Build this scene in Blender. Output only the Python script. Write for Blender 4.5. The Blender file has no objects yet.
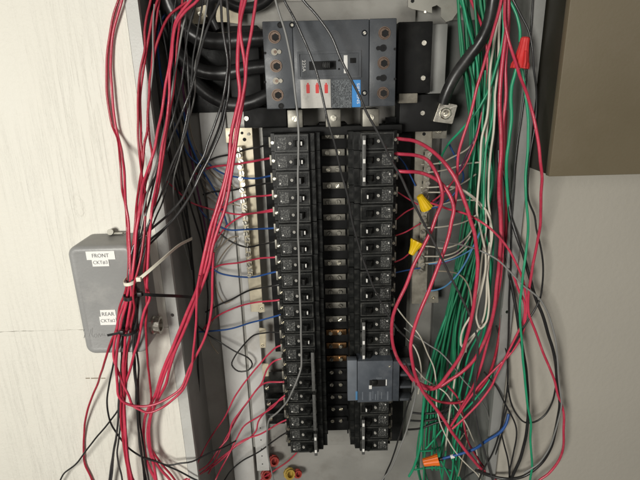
import bpy, bmesh, math, random
from mathutils import Vector, Matrix
random.seed(7)
S = bpy.context.scene
C = S.collection

# ------------------------------------------------------------------ camera
PITCH, ROLL, FPX = math.radians(17.7), math.radians(1.5), 480.0
CAM = Vector((0.0, -0.786, 1.60))
FW = Vector((0, math.cos(PITCH), -math.sin(PITCH)))
_r0, _u0 = Vector((1, 0, 0)), Vector((0, math.sin(PITCH), math.cos(PITCH)))
RT = _r0*math.cos(ROLL) - _u0*math.sin(ROLL)
UP = _u0*math.cos(ROLL) + _r0*math.sin(ROLL)
cd = bpy.data.cameras.new('camera')
cam = bpy.data.objects.new('camera', cd); C.objects.link(cam)
cd.sensor_width = 36.0; cd.lens = 36.0*FPX/640.0; cd.clip_start = 0.02; cd.clip_end = 50
m3 = Matrix((RT, UP, -FW)).transposed()
cam.matrix_world = Matrix.Translation(CAM) @ m3.to_4x4()
S.camera = cam

# ------------------------------------------------------------------ light
w = bpy.data.worlds.new('World'); S.world = w; w.use_nodes = True
bg = w.node_tree.nodes['Background']
bg.inputs[0].default_value = (1.0, 0.95, 0.87, 1); bg.inputs[1].default_value = 0.075
def area(name, loc, target, size, power, col):
    l = bpy.data.lights.new(name, 'AREA'); l.shape = 'DISK'; l.size = size; l.energy = power; l.color = col
    o = bpy.data.objects.new(name, l); C.objects.link(o); o.location = loc
    o.rotation_euler = (Vector(target)-Vector(loc)).to_track_quat('-Z', 'Y').to_euler()
    return o
area('room_lamp', (-0.66, -1.55, 1.52), (-0.1, -0.1, 1.28), 0.48, 22.6, (1.0, 0.975, 0.91))
area('fill_lamp', (0.75, -2.3, 2.1), (0.0, -0.1, 1.30), 0.9, 7.0, (1.0, 0.955, 0.89))  # added fill lamp, brightens the junction box's right face and left inner wall
S.view_settings.view_transform = 'Standard'; S.view_settings.look = 'None'
S.view_settings.exposure = 0; S.view_settings.gamma = 1
S.render.engine = 'CYCLES'

def P(x, y, d):                       # photo pixel + cm in front of the enclosure back -> point in the room
    dr = FW + RT*((x-320)/FPX) - UP*((y-240)/FPX)
    return CAM + dr*((-d/100.0 - CAM.y)/dr.y)

# ------------------------------------------------------------------ materials
MATS = {}
def mat(name, col, rough=0.5, metal=0.0, var=0.15, nscale=60.0, bump=0.0, bscale=300.0, spec=0.5, dirt=None, dirt_amt=0.4, dscale=25., coat=0.0, stretch=(1,1,1)):
    m = bpy.data.materials.new(name); m.use_nodes = True
    nt = m.node_tree; b = nt.nodes['Principled BSDF']; L = nt.links
    tc = nt.nodes.new('ShaderNodeTexCoord'); mp = nt.nodes.new('ShaderNodeMapping')
    mp.inputs['Scale'].default_value = stretch; L.new(tc.outputs['Object'], mp.inputs[0])
    oi = nt.nodes.new('ShaderNodeObjectInfo')
    n = nt.nodes.new('ShaderNodeTexNoise'); n.inputs['Scale'].default_value = nscale; n.inputs['Detail'].default_value = 5
    L.new(mp.outputs[0], n.inputs['Vector'])
    mr = nt.nodes.new('ShaderNodeMapRange'); mr.inputs[1].default_value = .3; mr.inputs[2].default_value = .7
    mr.inputs[3].default_value = 1-var; mr.inputs[4].default_value = 1+var; L.new(n.outputs[0], mr.inputs[0])
    ad = nt.nodes.new('ShaderNodeMath'); ad.operation = 'MULTIPLY_ADD'        # each object a touch different
    L.new(oi.outputs['Random'], ad.inputs[0]); ad.inputs[1].default_value = var*0.8; L.new(mr.outputs[0], ad.inputs[2])
    hs = nt.nodes.new('ShaderNodeHueSaturation'); hs.inputs['Color'].default_value = (*col, 1); L.new(ad.outputs[0], hs.inputs['Value'])
    out = hs.outputs[0]
    if dirt:
        n2 = nt.nodes.new('ShaderNodeTexNoise'); n2.inputs['Scale'].default_value = dscale; n2.inputs['Detail'].default_value = 8; n2.inputs['Roughness'].default_value = .65
        L.new(tc.outputs['Object'], n2.inputs['Vector'])
        r2 = nt.nodes.new('ShaderNodeMapRange'); r2.inputs[1].default_value = .52; r2.inputs[2].default_value = .72; r2.inputs[4].default_value = dirt_amt
        L.new(n2.outputs[0], r2.inputs[0])
        mx = nt.nodes.new('ShaderNodeMix'); mx.data_type = 'RGBA'; L.new(r2.outputs[0], mx.inputs[0]); L.new(out, mx.inputs[6]); mx.inputs[7].default_value = (*dirt, 1)
        out = mx.outputs[2]
    L.new(out, b.inputs['Base Color'])
    rr = nt.nodes.new('ShaderNodeMapRange'); rr.inputs[1].default_value = .3; rr.inputs[2].default_value = .7
    rr.inputs[3].default_value = max(.03, rough-.1); rr.inputs[4].default_value = min(1, rough+.1); L.new(n.outputs[0], rr.inputs[0]); L.new(rr.outputs[0], b.inputs['Roughness'])
    b.inputs['Metallic'].default_value = metal; b.inputs['Specular IOR Level'].default_value = spec; b.inputs['Coat Weight'].default_value = coat
    if bump:
        n3 = nt.nodes.new('ShaderNodeTexNoise'); n3.inputs['Scale'].default_value = bscale; n3.inputs['Detail'].default_value = 4
        L.new(mp.outputs[0], n3.inputs['Vector'])
        bp = nt.nodes.new('ShaderNodeBump'); bp.inputs['Strength'].default_value = 1; bp.inputs['Distance'].default_value = bump
        L.new(n3.outputs[0], bp.inputs['Height']); L.new(bp.outputs[0], b.inputs['Normal'])
    MATS[name] = m
    return m
mat('red', (.49, .040, .078), .31, var=.2, nscale=25, bump=.0003, bscale=160, dirt=(.52,.15,.17), dirt_amt=.45, dscale=110)
mat('deep_red', (.33, .018, .038), .34, var=.2, nscale=25, bump=.0003, bscale=160, dirt=(.40,.10,.11), dirt_amt=.45, dscale=110)
mat('charcoal', (.038, .038, .038), .17, var=.2, nscale=30, bump=.0002, bscale=120, dirt=(.12,.115,.11), dirt_amt=.4)
mat('black', (.016, .016, .016), .34, var=.2, nscale=30, bump=.0002, bscale=120, dirt=(.09,.085,.08), dirt_amt=.35)
mat('green', (.022, .29, .145), .36, var=.2, nscale=25, bump=.0002, bscale=120)
mat('dark_green', (.018, .19, .09), .45, var=.25, nscale=25)
mat('white', (.60, .56, .47), .42, var=.08, nscale=25, dirt=(.35,.3,.22), dirt_amt=.3)
mat('pale', (.44, .41, .34), .45, var=.15, nscale=25, dirt=(.25,.2,.14), dirt_amt=.4, dscale=60)
mat('tan', (.24, .20, .15), .5, var=.2, nscale=25)
mat('grey', (.22, .22, .21), .4, var=.12, nscale=25)
mat('blue', (.018, .07, .24), .4, var=.2, nscale=25)
mat('pale_blue', (.08, .22, .40), .4, var=.2, nscale=25)
mat('purple', (.10, .02, .07), .4, var=.2, nscale=25)
mat('breaker_black', (.0075, .008, .0075), .36, var=.3, nscale=80, bump=.00012, bscale=400, spec=.35, dirt=(.06,.058,.05), dirt_amt=.4, dscale=85)
mat('bezel_black', (.04, .041, .038), .38, var=.3, nscale=80, dirt=(.22,.215,.19), dirt_amt=.7, dscale=90)
mat('pale_plastic', (.36, .35, .32), .45, var=.3, nscale=200)
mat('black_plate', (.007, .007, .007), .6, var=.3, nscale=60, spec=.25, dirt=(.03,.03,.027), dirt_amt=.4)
mat('slate', (.058, .064, .072), .45, var=.12, nscale=60, bump=.00008, bscale=700, dirt=(.11,.11,.105), dirt_amt=.5, dscale=30)
mat('slate_blue', (.068, .078, .092), .45, var=.12, nscale=60, bump=.00008, bscale=700, dirt=(.13,.135,.14), dirt_amt=.5, dscale=30)
mat('slate_light', (.13, .145, .165), .5, var=.1, nscale=60, dirt=(.2,.2,.19), dirt_amt=.4)
mat('zinc', (.55, .53, .47), .38, 1.0, var=.15, nscale=60, bump=.0003, bscale=300, dirt=(.25,.23,.18), dirt_amt=.5)
mat('dull_zinc', (.23, .22, .19), .5, .8, var=.25, nscale=90, dirt=(.12,.105,.08), dirt_amt=.6, dscale=60)
mat('screw_metal', (.75, .72, .62), .3, 1.0, var=.15, nscale=200)
mat('bronze', (.12, .085, .065), .45, .7, var=.3, nscale=150)
mat('copper', (.34, .19, .09), .35, 1.0, var=.25, nscale=150)
mat('cream_bar', (.60, .54, .40), .42, .25, var=.12, nscale=70, dirt=(.30,.24,.15), dirt_amt=.5, dscale=50)
mat('tan_bar', (.27, .25, .205), .5, .35, var=.25, nscale=70, dirt=(.08,.065,.05), dirt_amt=.5, dscale=50)
mat('box_grey', (.31, .31, .295), .48, .25, var=.10, nscale=14, bump=.0004, bscale=60, dirt=(.16,.15,.13), dirt_amt=.45, dscale=14)
mat('pan_grey', (.38, .37, .34), .45, .3, var=.10, nscale=14, bump=.0003, bscale=60, dirt=(.24,.22,.19), dirt_amt=.45, dscale=20)
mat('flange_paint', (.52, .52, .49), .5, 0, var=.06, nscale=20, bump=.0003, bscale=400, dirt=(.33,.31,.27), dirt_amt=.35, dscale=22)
mat('pvc_grey', (.265, .265, .258), .42, 0, var=.05, nscale=15, bump=.0002, bscale=250, dirt=(.38,.375,.355), dirt_amt=.55, dscale=22)
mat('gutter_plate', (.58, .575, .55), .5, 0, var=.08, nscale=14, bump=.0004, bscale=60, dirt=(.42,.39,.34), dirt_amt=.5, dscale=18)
mat('bushing_red', (.30, .03, .02), .6, var=.2, nscale=80, dirt=(.12,.06,.04), dirt_amt=.5, dscale=60)
mat('bushing_yellow', (.42, .28, .04), .6, var=.2, nscale=80, dirt=(.12,.09,.04), dirt_amt=.5, dscale=60)
mat('tie_grey', (.10, .10, .095), .5, .2, var=.2, nscale=200, dirt=(.05,.05,.045), dirt_amt=.6, dscale=90)
mat('gutter_dark_grey', (.105, .108, .10), .5, 0, var=.1, nscale=14, bump=.0003, bscale=60, dirt=(.07,.07,.065), dirt_amt=.5, dscale=15)
mat('bracket_grey', (.34, .33, .29), .5, .3, var=.15, nscale=40, dirt=(.2,.18,.15), dirt_amt=.5, dscale=40)
mat('sticker', (.80, .79, .75), .6, var=.03)
mat('ink', (.05, .05, .05), .6, var=.05)
mat('ink_grey', (.16, .16, .16), .6, var=.05)
mat('paint_white', (.75, .74, .70), .5, var=.1, nscale=300)
mat('label_blue', (.03, .22, .55), .45, var=.06)
mat('label_red', (.62, .03, .025), .45, var=.06)
mat('label_white', (.52, .50, .46), .55, var=.06, nscale=300, dirt=(.3,.28,.25), dirt_amt=.5, dscale=120)
mat('nut_red', (.62, .04, .04), .45, var=.08, bump=.0002, bscale=200)
mat('nut_yellow', (.80, .52, .01), .42, var=.06)
mat('nut_orange', (.82, .16, .015), .45, var=.06)
mat('tie_white', (.74, .70, .58), .5, var=.05)
mat('tie_black', (.012, .012, .012), .4, var=.1)
mat('hole_black', (.004, .004, .004), .8, var=.1)
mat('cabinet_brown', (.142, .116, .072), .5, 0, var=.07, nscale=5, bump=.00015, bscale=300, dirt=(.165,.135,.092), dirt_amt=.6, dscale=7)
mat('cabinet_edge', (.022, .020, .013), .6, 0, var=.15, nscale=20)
mat('wall_grey', (.42, .395, .34), .7, 0, var=.05, nscale=3, bump=.0004, bscale=140, dirt=(.36,.335,.28), dirt_amt=.5, dscale=3.2)

def printed(name, base, ink, sx, sz, thr=.5):         # fine unreadable print / mottled wear on a small label
    m = mat(name, base, .55, var=.05)
    nt = m.node_tree; L = nt.links; b = nt.nodes['Principled BSDF']
    src = b.inputs['Base Color'].links[0].from_socket
    tc = nt.nodes.new('ShaderNodeTexCoord'); mp = nt.nodes.new('ShaderNodeMapping'); mp.inputs['Scale'].default_value = (sx, 40, sz)
    L.new(tc.outputs['Object'], mp.inputs[0])
    n = nt.nodes.new('ShaderNodeTexNoise'); n.inputs['Scale'].default_value = 1; n.inputs['Detail'].default_value = 3; L.new(mp.outputs[0], n.inputs['Vector'])
    oi = nt.nodes.new('ShaderNodeObjectInfo'); av = nt.nodes.new('ShaderNodeVectorMath'); av.operation = 'ADD'
    sc = nt.nodes.new('ShaderNodeMath'); sc.operation = 'MULTIPLY'; sc.inputs[1].default_value = 37; L.new(oi.outputs['Random'], sc.inputs[0])
    L.new(tc.outputs['Object'], av.inputs[0]); L.new(sc.outputs[0], av.inputs[1]); L.new(av.outputs[0], mp.inputs[0])
    r = nt.nodes.new('ShaderNodeMapRange'); r.inputs[1].default_value = thr-.05; r.inputs[2].default_value = thr+.05; L.new(n.outputs[0], r.inputs[0])
    mx = nt.nodes.new('ShaderNodeMix'); mx.data_type = 'RGBA'; L.new(r.outputs[0], mx.inputs[0]); L.new(src, mx.inputs[6]); mx.inputs[7].default_value = (*ink, 1)
    L.new(mx.outputs[2], b.inputs['Base Color'])
printed('rating_print', (.022,.023,.022), (.15,.15,.138), 620, 560, .56)
printed('fine_print', (.15,.165,.175), (.035,.04,.045), 1500, 620, .5)

def plywood():
    m = bpy.data.materials.new('plywood_paint'); m.use_nodes = True; nt = m.node_tree; L = nt.links; b = nt.nodes['Principled BSDF']
    N = nt.nodes.new
    tc = N('ShaderNodeTexCoord')
    def noise(scale, st, det=6, rough=.6):
        mp = N('ShaderNodeMapping'); mp.inputs['Scale'].default_value = st; mp.inputs['Rotation'].default_value = (0, math.radians(2.5), 0); L.new(tc.outputs['Object'], mp.inputs[0])
        n = N('ShaderNodeTexNoise'); n.inputs['Scale'].default_value = scale; n.inputs['Detail'].default_value = det; n.inputs['Roughness'].default_value = rough
        n.inputs['Distortion'].default_value = .35; L.new(mp.outputs[0], n.inputs['Vector']); return n.outputs[0]
    def math_(op, a, bb):
        q = N('ShaderNodeMath'); q.operation = op
        for i, v in enumerate((a, bb)):
            if isinstance(v, (int, float)): q.inputs[i].default_value = v
            else: L.new(v, q.inputs[i])
        return q.outputs[0]
    g1 = noise(1, (190, 1, 9), 5, .6)          # long raised grain
    g2 = noise(1, (600, 1, 60), 4, .6)
    g3 = noise(170, (1, 1, 1), 5, .6)           # paint texture
    patch = noise(5, (1, 1, .5), 3, .5)         # where the grain shows strongly
    pr = N('ShaderNodeMapRange'); pr.inputs[1].default_value = .46; pr.inputs[2].default_value = .66; L.new(patch, pr.inputs[0])
    rg = N('ShaderNodeMapRange'); rg.inputs[1].default_value = .34; rg.inputs[2].default_value = .5; L.new(g1, rg.inputs[0])
    h = math_('MULTIPLY', rg.outputs[0], math_('ADD', math_('MULTIPLY', pr.outputs[0], 1.0), .10))
    h = math_('ADD', h, math_('MULTIPLY', g2, .35)); h = math_('ADD', h, math_('MULTIPLY', g3, 1.5))
    # a knot: an uneven ring sunk into the face
    k = P(79.5, 208, 14.45)
    sp = N('ShaderNodeSeparateXYZ'); L.new(tc.outputs['Object'], sp.inputs[0])
    dx = math_('MULTIPLY', math_('SUBTRACT', sp.outputs[0], k.x), 1/0.0065); dz = math_('MULTIPLY', math_('SUBTRACT', sp.outputs[2], k.z), 1/0.0165)
    dist = math_('POWER', math_('ADD', math_('MULTIPLY', dx, dx), math_('MULTIPLY', dz, dz)), .5)
    dist = math_('ADD', dist, math_('MULTIPLY', math_('SUBTRACT', noise(70, (1,1,1), 3), .5), 1.1))
    ring = math_('MULTIPLY', math_('POWER', 2.718, math_('MULTIPLY', math_('POWER', math_('ABSOLUTE', math_('SUBTRACT', dist, .95), 0), 2), -22)), -1.6)
    h = math_('ADD', h, ring)
    bp = N('ShaderNodeBump'); bp.inputs['Strength'].default_value = 1; bp.inputs['Distance'].default_value = .00048; L.new(h, bp.inputs['Height']); L.new(bp.outputs[0], b.inputs['Normal'])
    cr = N('ShaderNodeMix'); cr.data_type = 'RGBA'; L.new(noise(9, (1,1,.4), 6, .65), cr.inputs[0]); cr.inputs[6].default_value = (.765,.745,.675,1); cr.inputs[7].default_value = (.73,.705,.62,1)
    L.new(cr.outputs[2], b.inputs['Base Color']); b.inputs['Roughness'].default_value = .55; b.inputs['Specular IOR Level'].default_value = .35
    MATS['plywood_paint'] = m
plywood()

# ------------------------------------------------------------------ mesh helpers
def box(bm, x0, x1, y0, y1, z0, z1, bev=0.0, seg=2):
    M = Matrix.Translation(((x0+x1)/2, (y0+y1)/2, (z0+z1)/2)) @ Matrix.Diagonal((abs(x1-x0), abs(y1-y0), abs(z1-z0), 1))
    r = bmesh.ops.create_cube(bm, size=1, matrix=M)
    if bev:
        ed = list({e for v in r['verts'] for e in v.link_edges})
        bmesh.ops.bevel(bm, geom=ed, offset=bev, segments=seg, profile=.5, affect='EDGES')
def axis_m(c, ax):
    return Matrix.Translation(c) @ Vector(ax).normalized().to_track_quat('Z', 'Y').to_matrix().to_4x4()
def cyl(bm, c, ax, r, h, seg=20, r2=None):
    bmesh.ops.create_cone(bm, cap_ends=True, segments=seg, radius1=r, radius2=r if r2 is None else r2, depth=h, matrix=axis_m(c, ax))
def lathe(bm, prof, M, seg=24, ribs=0, rib=0.0):
    rings = []
    for (r, z) in prof:
        ring = []
        for i in range(seg):
            a = 2*math.pi*i/seg
            q = r*(1+(rib if (ribs and i % 2) else 0))
            ring.append(bm.verts.new(M @ Vector((q*math.cos(a), q*math.sin(a), z))))
        rings.append(ring)
    for a, b in zip(rings, rings[1:]):
        for i in range(seg):
            j = (i+1) % seg; bm.faces.new((a[i], a[j], b[j], b[i]))
    if prof[0][0] > 1e-6: bm.faces.new(list(reversed(rings[0])))
    if prof[-1][0] > 1e-6: bm.faces.new(rings[-1])
def prism(bm, pts, z0, z1, M=Matrix.Identity(4)):     # 2-D outline in x,y extruded along z, moved by M
    a = [bm.verts.new(M @ Vector((p[0], p[1], z0))) for p in pts]; b = [bm.verts.new(M @ Vector((p[0], p[1], z1))) for p in pts]
    n = len(pts); bm.faces.new(list(reversed(a))); bm.faces.new(b)
    for i in range(n): bm.faces.new((a[i], a[(i+1) % n], b[(i+1) % n], b[i]))
FRONT = Matrix(((1,0,0,0),(0,0,-1,0),(0,1,0,0),(0,0,0,1)))   # outline drawn in x,z; extrusion towards the viewer (-y)
def rrect(x0, x1, z0, z1, r, n=5):
    pts = []
    for cx, cz, a0 in ((x1-r, z0+r, -90), (x1-r, z1-r, 0), (x0+r, z1-r, 90), (x0+r, z0+r, 180)):
        for i in range(n+1):
            a = math.radians(a0+90*i/n); pts.append((cx+r*math.cos(a), cz+r*math.sin(a)))
    return pts
def frame(bm, o, i, y0, y1):                              # rectangular rim: outer and inner (x0,x1,z0,z1)
    oo = [(o[0],o[2]),(o[1],o[2]),(o[1],o[3]),(o[0],o[3])]; ii = [(i[0],i[2]),(i[1],i[2]),(i[1],i[3]),(i[0],i[3])]
    V = lambda p, y: bm.verts.new((p[0], y, p[1]))
    a=[V(p,y0) for p in oo]; b=[V(p,y0) for p in ii]; c=[V(p,y1) for p in oo]; d=[V(p,y1) for p in ii]
    for k in range(4):
        j=(k+1)%4
        bm.faces.new((a[k],a[j],b[j],b[k])); bm.faces.new((c[k],d[k],d[j],c[j])); bm.faces.new((a[k],c[k],c[j],a[j])); bm.faces.new((b[k],b[j],d[j],d[k]))
def slot_screw(bm, c, ax, r, h, gap=.22, ang=0.6, seg=14):   # a head cut by a real slot
    M = axis_m(c, ax) @ Matrix.Rotation(ang, 4, 'Z'); g = gap*r
    cyl(bm, c, ax, r*.98, h*.5, seg)
    for s in (0, math.pi):
        R = M @ Matrix.Rotation(s, 4, 'Z'); a0 = math.asin(g/r)
        prism(bm, [(r*math.cos(a0+(math.pi-2*a0)*i/8), r*math.sin(a0+(math.pi-2*a0)*i/8)) for i in range(9)], h*.25, h*.9, R)
def catmull(pts, step):
    out = []; n = len(pts)
    q = [pts[0]*2-pts[1]] + pts + [pts[-1]*2-pts[-2]]
    for i in range(1, n):
        p0, p1, p2, p3 = q[i-1], q[i], q[i+1], q[i+2]
        t0 = 0; t1 = max((p1-p0).length**.5, 1e-5); t2 = t1+max((p2-p1).length**.5, 1e-5); t3 = t2+max((p3-p2).length**.5, 1e-5)
        k = max(2, int((p2-p1).length/step))
        for j in range(k):
            t = t1+(t2-t1)*j/k
            A1 = p0*((t1-t)/(t1-t0))+p1*((t-t0)/(t1-t0)); A2 = p1*((t2-t)/(t2-t1))+p2*((t-t1)/(t2-t1)); A3 = p2*((t3-t)/(t3-t2))+p3*((t-t2)/(t3-t2))
            B1 = A1*((t2-t)/(t2-t0))+A2*((t-t0)/(t2-t0)); B2 = A2*((t3-t)/(t3-t1))+A3*((t-t1)/(t3-t1))
            out.append(B1*((t2-t)/(t2-t1))+B2*((t-t1)/(t2-t1)))
    out.append(pts[-1]); return out
def sweep(bm, path, sec, closed=False, up=None):
    n = len(path); rings = []; N = None
    for i, p in enumerate(path):
        if closed: T = (path[(i+1) % n]-path[i-1]).normalized()
        else: T = (path[min(i+1, n-1)]-path[max(i-1, 0)]).normalized()
        if up is not None: N = (up-T*up.dot(T)).normalized()
        elif N is None:
            N = Vector((0, 1, 0))
            if abs(N.dot(T)) > .9: N = Vector((1, 0, 0))
            N = (N-T*N.dot(T)).normalized()
        else: N = (N-T*N.dot(T)).normalized()
        B = T.cross(N)
        rings.append([bm.verts.new(p+N*a+B*b) for a, b in sec])
    m = len(sec)
    for i in range(n if closed else n-1):
        a, b = rings[i], rings[(i+1) % n]
        for k in range(m): bm.faces.new((a[k], a[(k+1) % m], b[(k+1) % m], b[k]))
    if not closed: bm.faces.new(list(reversed(rings[0]))); bm.faces.new(rings[-1])
def circ(r, n=8): return [(r*math.cos(2*math.pi*i/n), r*math.sin(2*math.pi*i/n)) for i in range(n)]
def rectsec(a, b): return [(-a,-b),(a,-b),(a,b),(-a,b)]

def meshof(bm, m, sharp=35):
    bmesh.ops.recalc_face_normals(bm, faces=bm.faces)
    me = bpy.data.meshes.new('mesh'); bm.to_mesh(me); bm.free()
    for p in me.polygons: p.use_smooth = True
    me.set_sharp_from_angle(angle=math.radians(sharp))
    me.materials.append(MATS[m]); return me
def obj(name, bm, m, parent=None, label=None, sharp=35):
    o = bpy.data.objects.new(name, bm if isinstance(bm, bpy.types.Mesh) else meshof(bm, m, sharp)); C.objects.link(o)
    if parent is not None: o.parent = parent
    if label: o['label'] = label
    return o
def recentre(o):
    me = o.data; c = sum((v.co for v in me.vertices), Vector())/len(me.vertices)
    me.transform(Matrix.Translation(-c)); o.location = c; return o
def tag(o, label, cat, group=None):
    o['label'] = label; o['category'] = cat
    if group: o['group'] = group
    return o
def thing(name, label, cat, loc=(0,0,0), group=None):
    o = bpy.data.objects.new(name, None); C.objects.link(o); o.location = loc; o.empty_display_size = .02
    return tag(o, label, cat, group)
def part(root, name, m, fn, label=None, parent=None, sharp=35):   # fn draws in room coordinates
    bm = bmesh.new(); fn(bm)
    off = Vector(root.location)
    bmesh.ops.translate(bm, verts=bm.verts, vec=-off)
    return obj(name, bm, m, parent or root, label, sharp)
def text(root, name, body, m, centre, height, width=None, rot=0.0, depth=.0002, parent=None):
    cu = bpy.data.curves.new('t', 'FONT'); cu.body = body; cu.align_x = 'CENTER'; cu.align_y = 'CENTER'; cu.size = 1; cu.extrude = 0; cu.resolution_u = 3
    t = bpy.data.objects.new('t', cu); C.objects.link(t)
    bpy.context.view_layer.update()
    me = bpy.data.meshes.new_from_object(t.evaluated_get(bpy.context.evaluated_depsgraph_get()))
    bpy.data.objects.remove(t)
    xs = [v.co.x for v in me.vertices]; ys = [v.co.y for v in me.vertices]
    cx, cy = (min(xs)+max(xs))/2, (min(ys)+max(ys))/2; hh = max(ys)-min(ys); ww = max(xs)-min(xs)
    s = height/hh; sx = width/ww if width else s
    me.transform(Matrix.Diagonal((sx, s, 1, 1)) @ Matrix.Translation((-cx, -cy, 0)))
    me.transform(FRONT @ Matrix.Rotation(rot, 4, 'Z'))
    bm = bmesh.new(); bm.from_mesh(me); bpy.data.meshes.remove(me)
    r = bmesh.ops.extrude_face_region(bm, geom=bm.faces[:])
    bmesh.ops.translate(bm, verts=[g for g in r['geom'] if isinstance(g, bmesh.types.BMVert)], vec=(0, -depth, 0))
    bmesh.ops.translate(bm, verts=bm.verts, vec=Vector(centre)-Vector(root.location))
    return obj(name, bm, m, parent or root)

# ------------------------------------------------------------------ setting: two wall surfaces
XL, XR = -0.2275, 0.2812            # outer edges of the 20 inch enclosure
seam = P(30, 331, 14.45).z
pw = bpy.data.objects.new('plywood_wall', None); C.objects.link(pw); pw['kind'] = 'structure'
rg = random.Random(11)
edge = [(-1.7+(XL-.001+1.7)*i/260, rg.uniform(-.0006, .0006)*rg.choice((0, 0, .4, 1, 1.6))) for i in range(261)]
for up in (0, 1):
    bm = bmesh.new(); xe = XL-.001
    if up: pts = [(x, seam+.00012+max(j, 0)) for x, j in edge]+[(xe, 2.35), (-1.7, 2.35)]
    else: pts = [(-1.7, .35), (xe, .35)]+[(x, seam-.00004+min(j, 0)) for x, j in reversed(edge)]
    prism(bm, pts, .1325, .1445, FRONT); obj('plywood_sheet', bm, 'plywood_paint', pw)
bm = bmesh.new()
for x0, x1 in ((85.5,90),(91,99),(101,105.5)):
    a, c = P(x0, 377.8, 14.45), P(x1, 378.6, 14.45); box(bm, a.x, c.x, -.1447, -.1443, c.z, a.z)
obj('pencil_mark', bm, 'tan', pw)
bm = bmesh.new(); box(bm, -1.7, XL-.001, -.131, -.10, .35, 2.35); obj('backing_board', bm, 'plywood_paint', pw)
bm = bmesh.new(); box(bm, XR+.0015, 1.9, -.138, -.06, .35, 2.35); gw = obj('grey_wall', bm, 'wall_grey'); gw['kind'] = 'structure'

# brown cabinet on the grey wall
cz = 1.4885
t = thing('wall_cabinet', 'plain brown wall cabinet with dark side above the grey wall', 'cabinet', (.6, -.138, cz))
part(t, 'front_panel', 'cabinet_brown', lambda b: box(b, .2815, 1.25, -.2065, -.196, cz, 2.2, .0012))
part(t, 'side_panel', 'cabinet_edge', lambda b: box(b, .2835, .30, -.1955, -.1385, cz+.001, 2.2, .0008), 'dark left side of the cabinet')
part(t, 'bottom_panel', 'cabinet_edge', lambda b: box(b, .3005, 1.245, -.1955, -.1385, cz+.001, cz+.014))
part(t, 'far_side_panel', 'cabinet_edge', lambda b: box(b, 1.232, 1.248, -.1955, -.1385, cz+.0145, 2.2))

# ------------------------------------------------------------------ enclosure
ZB, ZT = .66, 1.83
FI = .0155
en = thing('panel_enclosure', 'open grey steel electrical panel box set into the wall', 'panel box', (.027, -.05, ZB))
part(en, 'back_plate', 'pan_grey', lambda b: box(b, XL+.001, XR-.001, 0, .002, ZB, ZT))
part(en, 'side_wall', 'box_grey', lambda b: box(b, XL+.0012, XL+.0028, -.1430, -.0005, ZB, ZT))
part(en, 'side_wall', 'box_grey', lambda b: box(b, XR-.0028, XR-.0012, -.1430, -.0005, ZB, ZT))
part(en, 'top_wall', 'box_grey', lambda b: box(b, XL+.003, XR-.003, -.1430, -.0005, ZT-.002, ZT))
part(en, 'bottom_wall', 'box_grey', lambda b: box(b, XL+.003, XR-.003, -.1430, -.0005, ZB, ZB+.002))
def flange(b, x0, x1, holes):
    zs = [ZB]+[h for h in holes]+[ZT]
    # strip with round knock-out holes: strip split around each hole by an octagonal opening
    r = .0029; cur = ZB; xm = (x0+x1)/2
    for h in holes:
        box(b, x0, x1, -.1462, -.1440, cur, h-r*2)
        ring_o = [(x0,h-2*r),(xm,h-2*r),(x1,h-2*r),(x1,h),(x1,h+2*r),(xm,h+2*r),(x0,h+2*r),(x0,h)]
        ang = [225,270,315,0,45,90,135,180]
        ring_i = [(xm+r*math.cos(math.radians(a)), h+r*math.sin(math.radians(a))) for a in ang]
        for y in (-.1462, -.1440):
            o_ = [b.verts.new((p[0], y, p[1])) for p in ring_o]; i_ = [b.verts.new((p[0], y, p[1])) for p in ring_i]
            for k in range(8): b.faces.new((o_[k], o_[(k+1)%8], i_[(k+1)%8], i_[k]))
            if y == -.1462: fi = i_
            else:
                for k in range(8): b.faces.new((fi[k], fi[(k+1)%8], i_[(k+1)%8], i_[k]))
        cur = h+r*2
    box(b, x0, x1, -.1462, -.1440, cur, ZT)
hz = P(174, 315, 14.6).z
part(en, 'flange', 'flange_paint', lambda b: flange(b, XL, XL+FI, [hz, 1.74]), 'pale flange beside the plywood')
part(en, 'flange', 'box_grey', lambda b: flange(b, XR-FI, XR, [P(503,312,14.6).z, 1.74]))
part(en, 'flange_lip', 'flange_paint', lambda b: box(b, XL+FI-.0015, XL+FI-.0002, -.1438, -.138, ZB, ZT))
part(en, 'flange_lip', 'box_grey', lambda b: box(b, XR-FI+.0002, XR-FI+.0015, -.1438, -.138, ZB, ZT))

# mounting pan behind the bus: raised plate with two rails
px0, px1 = P(247, 370, 1.2).x, .150
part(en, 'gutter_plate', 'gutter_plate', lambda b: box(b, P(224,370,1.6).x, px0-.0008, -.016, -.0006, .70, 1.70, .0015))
part(en, 'right_gutter_plate', 'gutter_dark_grey', lambda b: box(b, P(446,60,1.5).x, XR-.0032, -.016, -.0006, .70, 1.688, .0015))  # a darker grey than the left gutter plate
part(en, 'mounting_pan', 'pan_grey', lambda b: box(b, px0, px1, -.0125, -.0006, .93, 1.72, .002))
xr = P(261, 430, 2.6).x
def rail(b, x, z0, z1):
    pts = [(x-.013, z0), (x+.011, z0), (x+.011, z1), (x-.013, z1)]
    box(b, x-.013, x-.0115, -.026, -.0125, z0, z1); box(b, x+.0095, x+.011, -.026, -.0125, z0, z1); box(b, x-.013, x+.011, -.0280, -.0262, z0, z1, .0006)
rl = part(en, 'rail', 'gutter_plate', lambda b: rail(b, xr, P(265,470,2.6).z, 1.53))
for yy in (428, 440, 449, 456, 464):
    for dx in (-5.0, 4.6):
        q = P(266+dx+(yy-440)*.06, yy, 2.82)
        part(en, 'hole', 'hole_black', lambda b: cyl(b, (q.x, -.0282, q.z), (0,1,0), .0012, .0006, 10), parent=rl)
xr2 = .1365
part(en, 'rail', 'black_plate', lambda b: rail(b, xr2, .95, 1.53))  # right rail coloured black to carry the darkness of the gap beside it

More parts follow.
